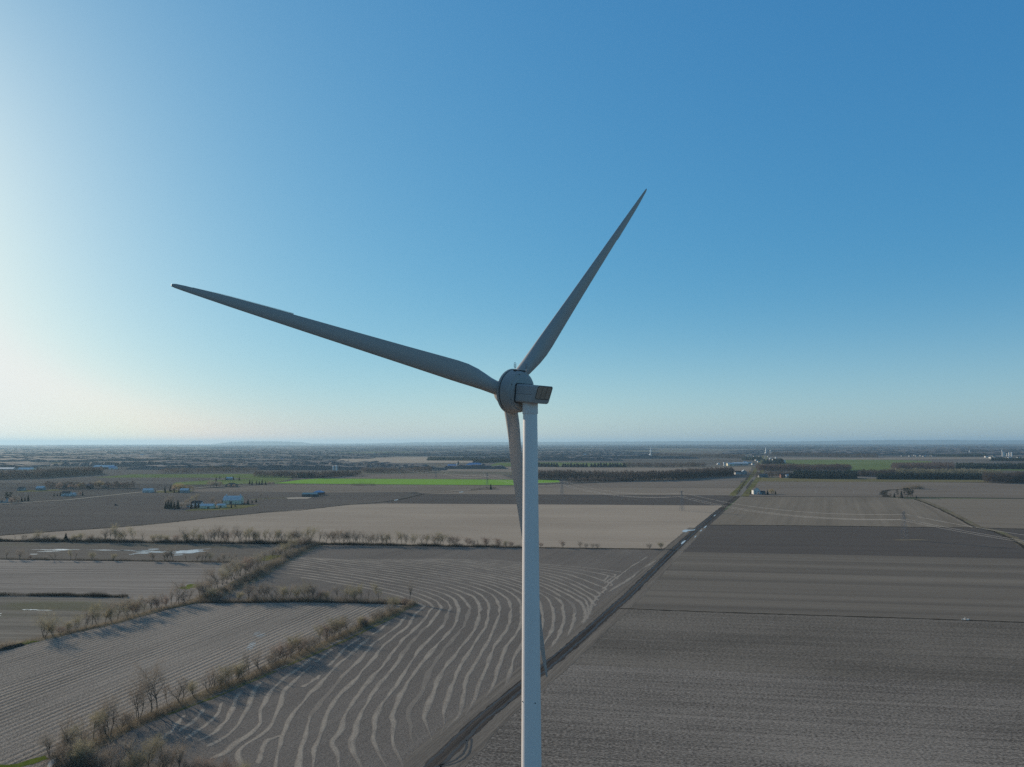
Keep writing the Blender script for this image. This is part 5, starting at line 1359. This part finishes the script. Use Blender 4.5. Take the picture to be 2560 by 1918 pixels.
def silo(label, px, d, h, mat='concrete', cap='tin', name='silo', cat='silo', group=None):
    p = at(*px); rt = empty(name, (p.x, p.y, 0)); tag(rt, label, cat, group)
    mb = MB(); mb.lathe([(-.2, d / 2), (h * .33, d / 2), (h * .33, d / 2 + .12), (h * .345, d / 2 + .12), (h * .345, d / 2), (h * .66, d / 2), (h * .66, d / 2 + .12), (h * .675, d / 2 + .12), (h * .675, d / 2), (h, d / 2)], lambda s, a, b: (a, b, s), 20)
    mb.build('wall', M[mat], rt, angle=R(30))
    mb = MB(); mb.lathe([(h, d / 2 + .1)] + [(h + d * .36 * math.sin(R(k * 15)), (d / 2 + .1) * math.cos(R(k * 15))) for k in range(1, 6)] + [(h + d * .36, 0)], lambda s, a, b: (a, b, s), 20)
    mb.build('roof', M[cap], rt, smooth=True)
    return rt
silo('tall white silo beside the blue roofed barns left of the tower', (1142.6, 1167.5), 5, 12)
silo('dark capped silo beside the tall white silo', (1145.5, 1166.5), 6, 19, 'dark_wall', 'dark_roof')
silo('silver silo near the dark farm trees, left of a pair', (833.5, 1178), 6, 15, 'tin')
silo('silver silo near the dark farm trees, right of a pair', (841, 1177), 6, 17, 'tin')
silo('dark silo behind the long white roofed barn, taller', (269, 1168), 9, 17, 'dark_wall', 'dark_roof')
silo('dark silo behind the long white roofed barn, shorter', (256, 1167), 8, 10, 'dark_wall', 'dark_roof')
silo('white silo left of the long industrial hall', (1811, 1165), 7, 12)
for k, (x, h) in enumerate([(2508.5, 28), (2512, 24), (2518, 18), (2523.5, 24), (2529.5, 25)]):
    silo('%s white silo from the left in the far right grain elevator' % ordinal(k + 1), (x, 1141.5), 8 if k != 2 else 6, h, group='silos of the far grain elevator')
silo('thin white elevator tower above the far right silos', (2505.5, 1141.5), 4, 42)
silo('pale concrete tower alone in the woods at right', (2424, 1135), 7, 24)
p = at(1796, 1162)                               # white dome
mb = MB(); mb.lathe([(0, 7)] + [(8 * math.sin(R(k * 10)), 7 * math.cos(R(k * 10))) for k in range(1, 9)] + [(8, 0)], lambda s, a, b: (p.x + a, p.y + b, s), 28)
o = mb.build('storage_dome', M['white_wall'], smooth=True); tag(o, 'white storage dome left of the industrial hall', 'dome')
mb = MB(); mb.box((p.x - .5, p.y - 6.6, 1.6), (3, 1.4, 3.2)); mb.build('door', M['door'], o)
# water tower and church spires of the far villages
def water_tower(label, px, h, r):
    p = at(*px); rt = empty('water_tower', (p.x, p.y, 0)); tag(rt, label, 'water tower')
    mb = MB()
    for k in range(6): mb.tube([(r * .9 * math.cos(k * 1.047), r * .9 * math.sin(k * 1.047), 0), (r * .8 * math.cos(k * 1.047), r * .8 * math.sin(k * 1.047), h)], .7, 6)
    mb.tube([(0, 0, 0), (0, 0, h)], 1.4, 8); mb.build('leg', M['white_wall'], rt)
    mb = MB(); mb.lathe([(h - r * .5, 0), (h - r * .3, r * .7), (h, r), (h + r * .8, r), (h + r * 1.2, r * .6), (h + r * 1.35, 0)], lambda s, a, b: (a, b, s), 20); mb.build('tank', M['white_wall'], rt, smooth=True)
water_tower('white water tower above the village at the road end', (1927, 1139), 28, 6.5)
def church(label, px, h):
    p = at(*px); rt = empty('church', (p.x, p.y, 0)); tag(rt, label, 'church')
    mb = MB(); mb.box((0, 0, h * .25), (7, 7, h * .5)); mb.build('bell_tower', M['white_wall'], rt)
    mb = MB()
    cs = [(-3.8, -3.8), (3.8, -3.8), (3.8, 3.8), (-3.8, 3.8)]
    for j in range(4): mb.face([(*cs[j], h * .5), (*cs[(j + 1) % 4], h * .5), (0, 0, h)])
    mb.build('spire', M['tin'], rt)
    mb = MB(); mb.box((0, 16, 5), (14, 26, 10)); mb.build('nave', M['grey_wall'], rt)
    mb = MB(); mb.face([(-7.5, 2.5, 10.05), (0, 2.5, 17), (0, 29.5, 17), (-7.5, 29.5, 10.05)]); mb.face([(7.5, 2.5, 10.05), (7.5, 29.5, 10.05), (0, 29.5, 17), (0, 2.5, 17)])
    mb.face([(-7.5, 2.5, 10.05), (7.5, 2.5, 10.05), (0, 2.5, 17)]); mb.build('roof', M['tin'], rt)
church('village church with pale spire near the water tower', (1915, 1138), 60)
church('far church with white spire right of the tower', (1627, 1141), 62)

# small houses of the far villages: one house, copied
def mini(wall, roof):
    p = empty('house'); mb = MB(); mb.box((0, 0, 2.6), (13, 9, 5.6)); mb.build('wall', M[wall], p)
    mb = MB(); mb.face([(-7, -5, 5.42), (7, -5, 5.42), (7, 0, 9), (-7, 0, 9)]); mb.face([(7, 5, 5.42), (-7, 5, 5.42), (-7, 0, 9), (7, 0, 9)]); mb.face([(7, -5, 5.42), (7, 5, 5.42), (7, 0, 9)]); mb.face([(-7, 5, 5.42), (-7, -5, 5.42), (-7, 0, 9)]); mb.build('roof', M[roof], p)
    return p
protos = [mini('white_wall', 'dark_roof'), mini('grey_wall', 'dark_roof'), mini('grey_wall', 'tin')]
used = set(); hr_ = random.Random(31)
def far_house(x, y, s, label, group):
    k = hr_.randrange(3); o = protos[k]
    if k in used: o = copy_tree(o)
    used.add(k)
    p = at(x, y); o.location = (p.x, p.y, 0); o.rotation_euler = (0, 0, R(hr_.choice((0, 90, 8, -12)))); o.scale = (s, s, s)
    tag(o, label, 'house', group)
for k in range(22):
    far_house(2232 + k * 5.0 + hr_.uniform(-2, 2), 1141 + hr_.uniform(-3.0, 1.2), 1.0, 'tiny white house in the far right village street', 'houses of the far right village')
for k, (x, y) in enumerate([(2466, 1144), (2477, 1146), (2482, 1149), (2488, 1150), (2492, 1149), (2484, 1143), (2502, 1149), (2524, 1149), (2452, 1139), (2548, 1147)]):
    far_house(x, y, 1.4, 'tiny pale house scattered below the far grain silos', 'houses below the far silos')
for k, (x, y) in enumerate([(1865, 1140), (1873, 1143), (1880, 1146), (1886, 1142), (1893, 1147), (1899, 1143), (1890, 1152), (1897, 1156), (1926, 1149), (1934, 1151), (1940, 1147), (1868, 1160), (1875, 1160), (1882, 1162), (1862, 1158), (1930, 1156), (1921, 1143), (1878, 1138)]):
    far_house(x, y, 1.0, 'small house in the village along the paved road', 'houses of the village along the road')
for k, (x, y) in enumerate([(1545, 1144), (1557, 1143.5), (1620, 1143), (1629, 1144), (1536, 1144), (1462, 1139), (1440, 1128)]):
    far_house(x, y, 1.4, 'tiny white house in the hamlet right of the tower', 'houses of the hamlet right of the tower')
for k, (x, y) in enumerate([(983, 1139), (990, 1138), (1062, 1131), (620, 1130), (14, 1139), (276, 1136), (355, 1140)]):
    far_house(x, y, 1.5, 'tiny white farmhouse lost on the far left plain', 'farmhouses lost on the far left plain')
wood('trees between the houses of the village along the road', [(1862, 1150), (1880, 1151), (1900, 1150)], 250, 16, 'wood_dark', 41, 22, kind='fir', fill=.5)
wood('dark trees right of the road before the village', [(1910, 1160), (1935, 1160), (1955, 1159)], 130, 20, 'wood_dark', 42, 14, kind='fir', fill=.7)
wood('bare wood left of the village', [(1640, 1143), (1720, 1144), (1800, 1145), (1860, 1147)], 300, 22, 'wood_bare', 43, 18, fill=.8)
wood('bare wood right of the village', [(1930, 1140), (2020, 1142), (2100, 1144), (2190, 1145)], 300, 24, 'wood_bare', 44, 18, fill=.8)

# ------------------------------------------------------------------ farm trees
def grove(lst, where, group=None):
    cnt = {}; tot = {}
    for q in lst: tot[q[2]] = tot.get(q[2], 0) + 1
    for x, y, k, hp in lst:
        p = at(x, y); cnt[k] = cnt.get(k, 0) + 1
        lab = ('%s %s from the left %s' % (ordinal(cnt[k]), KWORD[k], where)) if tot[k] > 1 else ('%s %s' % ('only ' + KWORD[k], where))
        plant(k, p, px2m(hp, p), lab, group)
grove([(414, 1272, 'spruce', 17), (420, 1272, 'spruce', 20), (427, 1272, 'spruce', 19), (435, 1271, 'spruce', 16), (444, 1272, 'spruce', 21), (416, 1268, 'tall', 28), (424, 1266, 'tall', 28), (430, 1266, 'tall', 26), (454, 1271, 'round', 14), (462, 1268, 'tall', 22), (468, 1270, 'round', 14), (480, 1266, 'tall', 26), (478, 1272, 'spruce', 15), (488, 1271, 'spruce', 17), (486, 1262, 'tall', 28), (496, 1270, 'spruce', 14), (530, 1262, 'spread', 24), (546, 1266, 'round', 15), (556, 1258, 'spruce', 10),
       (578, 1270, 'spruce', 11), (588, 1267, 'spruce', 8), (610, 1262, 'spruce', 8), (620, 1260, 'spruce', 12), (630, 1258, 'spruce', 8), (640, 1256, 'spruce', 10)], 'around the farmyard with pale barns', 'trees around the farmyard with pale barns')
grove([(651, 1245, 'spread', 15), (664, 1245, 'shrub', 3), (669, 1244.5, 'shrub', 3)], 'on the grassy drive by the pale barns')
grove([(388, 1231, 'spruce', 7), (413, 1232, 'spruce', 9), (412, 1228, 'spruce', 12), (426, 1229, 'spruce', 15), (436, 1232, 'spruce', 10), (447, 1232, 'spruce', 10), (440, 1228, 'willow', 17), (450, 1227, 'willow', 18), (459, 1227, 'willow', 14), (473, 1229, 'willow', 17), (483, 1232, 'tall', 18), (433, 1230, 'round', 12)], 'around the farmhouse with golden trees', 'trees around the farmhouse with golden trees')
grove([(135, 1240, 'spruce', 7), (143, 1240, 'spruce', 6), (151, 1240, 'spruce', 9), (160, 1239, 'spruce', 10), (173, 1237, 'round', 8), (206, 1239, 'spruce', 10), (200, 1238, 'round', 7)], 'around the dark blue roofed house', 'trees around the dark blue roofed house')
grove([(4, 1259, 'round', 14), (16, 1254, 'pine', 19), (26, 1252, 'pine', 17), (36, 1256, 'round', 16), (46, 1254, 'spread', 14), (54, 1254, 'spruce', 10), (62, 1253, 'spruce', 9), (70, 1253, 'spruce', 14), (28, 1259, 'round', 12), (44, 1257, 'round', 9)], 'in the clump at the left edge', 'trees of the clump at the left edge')
grove([(148, 1223, 'round', 15), (157, 1222, 'pine', 12), (176, 1223, 'round', 12), (190, 1223, 'round', 10), (202, 1222, 'willow', 14), (214, 1222, 'tall', 14), (234, 1220, 'round', 14), (248, 1221, 'willow', 17), (272, 1220, 'round', 11), (284, 1220, 'round', 10), (300, 1221, 'round', 12), (318, 1221, 'round', 11)], 'in the roadside row of houses', 'trees of the roadside row of houses')
grove([(526, 1218, 'round', 16), (534, 1219, 'round', 17), (541, 1219, 'round', 15), (550, 1216, 'round', 12), (540, 1205, 'spruce', 12), (549, 1202, 'pine', 10), (565, 1200, 'spruce', 10), (583, 1200, 'spruce', 10), (598, 1201, 'spruce', 9), (572, 1219, 'round', 8), (585, 1219, 'round', 8),
       (624, 1212, 'spruce', 13), (630, 1212, 'spruce', 12), (641, 1212, 'spruce', 11), (648, 1212, 'spruce', 10), (655, 1212, 'spruce', 14), (664, 1213, 'spruce', 11), (673, 1213, 'round', 9), (682, 1212, 'round', 8)], 'by the meadow left of the bright green field', 'trees by the meadow left of the bright green field')
grove([(1868, 1236.5, 'round', 7), (1876, 1236, 'spruce', 8), (1896, 1237.5, 'round', 7), (1912, 1237, 'round', 6), (1919, 1236, 'spruce', 11), (1929, 1235, 'willow', 13), (1932, 1237, 'round', 8), (1939, 1236, 'spruce', 9)], 'beside the white gabled house', 'trees beside the white gabled house')
grove([(2226, 1243, 'spread', 13), (2236, 1244, 'spruce', 11), (2243, 1243, 'pine', 16), (2250, 1246, 'round', 9), (2254, 1245, 'spruce', 17), (2263, 1243, 'pine', 19), (2270, 1244, 'pine', 20), (2276, 1245, 'pine', 18), (2282, 1244, 'pine', 17), (2291, 1246, 'spruce', 7), (2246, 1247, 'round', 8), (2266, 1247, 'round', 8)], 'in the clump at the ditch bend', 'trees of the clump at the ditch bend')
grove([(1227, 1224, 'spruce', 15), (1218, 1224, 'round', 8), (1236, 1224, 'round', 8), (968, 1161, 'round', 8), (1875, 1187, 'tall', 15), (1872, 1189, 'tall', 13)], 'standing alone on the plain', None)

# ------------------------------------------------------------------ pylons and wires
P0, P1 = at(2262, 1350), at(1705, 1277)
STEP = (P1 - P0)
LINE = [P0 + STEP * k for k in range(-1, 9)]
ldir = STEP.normalized(); lside = Vector((ldir.y, -ldir.x, 0))
ang = math.atan2(lside.y, lside.x)
PH = 29.5
def make_pylon():
    rt = empty('pylon'); mb = MB()
    def hw_(z): return 2.6 * (1 - z / PH) + .42 if z < 20 else .62 * (1 - (z - 20) / 14) + .42
    levels = [0, 4, 7.8, 11.2, 14.2, 17, 19.5, 21.5, 23.5, 25.5, 27.5]
    cor = [(-1, -1), (1, -1), (1, 1), (-1, 1)]
    def P(c, z): w = hw_(z) / 1.0; return Vector((c[0] * w * .8, c[1] * w * .8, z))
    for a, b in zip(levels[:-1], levels[1:]):
        for j in range(4):
            c, d = cor[j], cor[(j + 1) % 4]
            mb.tube([P(c, a), P(c, b)], .13, 4, False)
            mb.tube([P(c, a), P(d, b)], .06, 3, False); mb.tube([P(d, a), P(c, b)], .06, 3, False); mb.tube([P(c, b), P(d, b)], .06, 3, False)
    for c in cor: mb.tube([P(c, 27.5), (0, 0, PH)], .08, 3, False)
    mb.build('lattice_mast', M['pylon'], rt)
    for z, half in ((20.8, 4.6), (25.7, 3.6)):
        mb = MB()
        for s in (-1, 1):
            for dy in (-.4, .4): mb.tube([(s * .5, dy, z), (s * half, 0, z + .15)], .08, 4, False)
            mb.tube([(0, 0, z + 1.4), (s * half, 0, z + .15)], .07, 4, False)
            mb.tube([(s * half * .55, -.2, z + .05), (s * half * .55, 0, z + .65)], .05, 3, False)
        mb.build('crossarm', M['pylon'], rt)
        for s in ((-1, 1) if z < 25 else (1,)):
            mb = MB(); mb.lathe([(z + .15, .05), (z - .1, .13), (z - .35, .05), (z - .55, .13), (z - .8, .05), (z - 1.0, .13), (z - 1.2, .05)], lambda q, a, b: (s * half + a, b, q), 8)
            mb.build('insulator', M['grey_wall'], rt)
    return rt
PYL = ['nearest steel lattice pylon, in the dark field at right', 'second lattice pylon, left of the lane on the tan field', 'third lattice pylon, just right of the tower', 'fourth lattice pylon, left of the tower by the green field', 'fifth lattice pylon, behind the bright green field', 'sixth lattice pylon, far behind the bright green field', 'seventh lattice pylon, on the far plain', 'eighth lattice pylon, farthest visible on the plain']
proto = make_pylon()
for k, p in enumerate(LINE[1:9]):
    o = proto if k == 0 else copy_tree(proto)
    o.location = (p.x, p.y, 0); o.rotation_euler = (0, 0, ang)
    tag(o, PYL[k], 'pylon', 'pylons of the power line')
WIRES = [(20.8, -4.6, 'lower power wire on the near side of the pylons'), (20.8, 4.6, 'lower power wire on the far side of the pylons'), (25.7, 3.6, 'upper power wire, hung alone from the top arms of the pylons')]
for z, s, lab in WIRES:
    mb = MB()
    for a, b in zip(LINE[:-1], LINE[1:]):
        pts = []
        for k in range(25):
            u = k / 24; q = a.lerp(b, u); pts.append(Vector((q.x, q.y, z - 1.2 - 4 * 9.0 * u * (1 - u))) + lside * s)
        mb.tube(pts, .075, 4, False)
    tag(mb.build('power_line', M['wire'], smooth=True), lab, 'power line', 'wires of the power line')
mb = MB()
for k in range(26):
    an = 6.283 * k / 26; rr = 1 + .35 * mnoise.noise(Vector((math.cos(an), math.sin(an), 4)))
    mb.v.append((P0.x + 5 + math.cos(an) * 17 * rr, P0.y - .2 + math.sin(an) * 3.6 * rr, .075))
mb.f.append(tuple(range(26))); mb.m.append(0)
tag(mb.build('grass_verge', dry_m), 'pale uncut grass patch around the foot of the nearest pylon', 'grass', None, 'structure')

# fence-post-like small things out in the fields
def marker(px, h, label, name='marker_post', col='white_wall'):
    p = at(*px); mb = MB(); mb.tube([p, p + Vector((0, 0, h))], .14, 6); mb.box(p + Vector((0, 0, h)), (.6, .5, .5))
    tag(mb.build(name, M[col]), label, 'post')
marker((2040, 1234), 7.0, 'slim white post on the field right of the gabled house, left one')
marker((2134, 1233), 6.0, 'slim white post on the field left of the pine clump, right one')
p = at(290, 1264); rt = empty('tractor', p, R(20)); tag(rt, 'small dark tractor alone on the grey ploughed field', 'tractor')
mb = MB(); mb.box((.6, 0, 1.3), (2.4, 1.0, .9)); mb.build('hood', M['red_wall'], rt)
mb = MB(); mb.box((-.9, 0, 2.1), (1.5, 1.5, 1.8)); mb.box((-.9, 0, 3.06), (1.7, 1.7, .12)); mb.build('cab', M['dark_wall'], rt)
for x, y, r in ((-1.1, -.95, .95), (-1.1, .95, .95), (1.3, -.8, .6), (1.3, .8, .6)):
    mb = MB(); mb.tube([(x, y - .2, r), (x, y + .2, r)], r, 14); mb.build('wheel', M['seal'], rt)
# white-ish debris at the thin ditch
mb = MB(); q = at(2412, 1550)
for k in range(9): mb.box((q.x + tr.uniform(-2.5, 2.5), q.y + tr.uniform(-.6, .6), .25), (tr.uniform(.4, 1.1), .4, .5), Matrix.Rotation(tr.uniform(0, 3), 3, 'Z'))
mb.tube([q, q + Vector((.2, 0, 1.6))], .12, 6)
tag(mb.build('rubble', M['concrete']), 'small heap of pale rubble beside the thin ditch at right', 'rubble', None, 'stuff')
# spoil heaps by the bottom-left field corner
mb = MB()
for k in range(14):
    q = at(4 + k * 3.6, 1626 - k * .95); rr = tr.uniform(1.0, 1.8)
    for a in range(8):
        a0, a1 = 6.283 * a / 8, 6.283 * (a + 1) / 8
        mb.face([(q.x + rr * 1.6 * math.cos(a0), q.y + rr * math.sin(a0), 0), (q.x + rr * 1.6 * math.cos(a1), q.y + rr * math.sin(a1), 0), (q.x + tr.uniform(-.2, .2), q.y, rr * .75)])
tag(mb.build('spoil_heap', ditch_m), 'low dark heaps of ditch soil at the left edge', 'soil heap', None, 'stuff')

# ------------------------------------------------------------------ hills on the horizon
hm = leafy('far_hills', (.06, .07, .06), (.09, .095, .085), .001)
def hills(label, xs, prof, dist, seed):
    mb = MB(); prev = None
    for k, (x, yt) in enumerate(zip(xs, prof)):
        z = H + (1105.5 - .0016 * (x - CX) - yt) * dist / FPX
        px_ = (x - CX) / FPX * dist
        cur = [mb.vert((px_, dist - 900, -.05)), mb.vert((px_, dist, max(1, z))), mb.vert((px_, dist + 2500, max(1, z * .8))), mb.vert((px_, dist + 4200, -.05))]
        if prev:
            for j in range(3): mb.f.append((prev[j], cur[j], cur[j + 1], prev[j + 1])); mb.m.append(0)
        prev = cur
    tag(mb.build('hills', hm, smooth=True), label, 'hills', None, 'structure')
def interp(pts, n, seed, amp):
    xs = [pts[0][0] + (pts[-1][0] - pts[0][0]) * k / n for k in range(n + 1)]; out = []
    for x in xs: out.append(y_on(pts, x) - amp * abs(mnoise.noise(Vector((x * .012, seed, 0)))) - amp * .35 * mnoise.noise(Vector((x * .06, seed, 2))))
    return xs, out
xs, pr = interp([(540, 1110), (560, 1107), (600, 1104.4), (640, 1103.6), (700, 1103.6), (715, 1104.5), (735, 1108.5), (800, 1109.5), (900, 1108.8)], 60, 1, .5)
hills('long low blue hill on the horizon at left', xs, pr, 30000, 1)
xs, pr = interp([(880, 1109.5), (980, 1107.6), (1040, 1106.5), (1100, 1106), (1200, 1105.3), (1400, 1105), (1600, 1104), (1780, 1103), (1850, 1102.6), (1960, 1104), (2100, 1102), (2230, 1100.2), (2330, 1100.2), (2480, 1101), (2560, 1101), (2900, 1101)], 200, 2, 1.2)
hills('long chain of blue hills along the right horizon', xs, pr, 31000, 2)

# ------------------------------------------------------------------ the air
mb = MB(); mb.box((0, 0, 114.0), (92000, 92000, 230.0))
hz_m = bpy.data.materials.new('haze'); hz_m.use_nodes = True
hn = hz_m.node_tree
for n_ in list(hn.nodes): hn.nodes.remove(n_)
out_n = hn.nodes.new('ShaderNodeOutputMaterial'); pv = hn.nodes.new('ShaderNodeVolumePrincipled')
pv.inputs['Color'].default_value = (.50, .76, .96, 1)
pv.inputs['Density'].default_value = 4.0e-5
pv.inputs['Anisotropy'].default_value = .25
hn.links.new(pv.outputs[0], out_n.inputs['Volume'])
tag(mb.build('haze', hz_m), 'thin bluish air over the plain', 'haze', None, 'stuff')
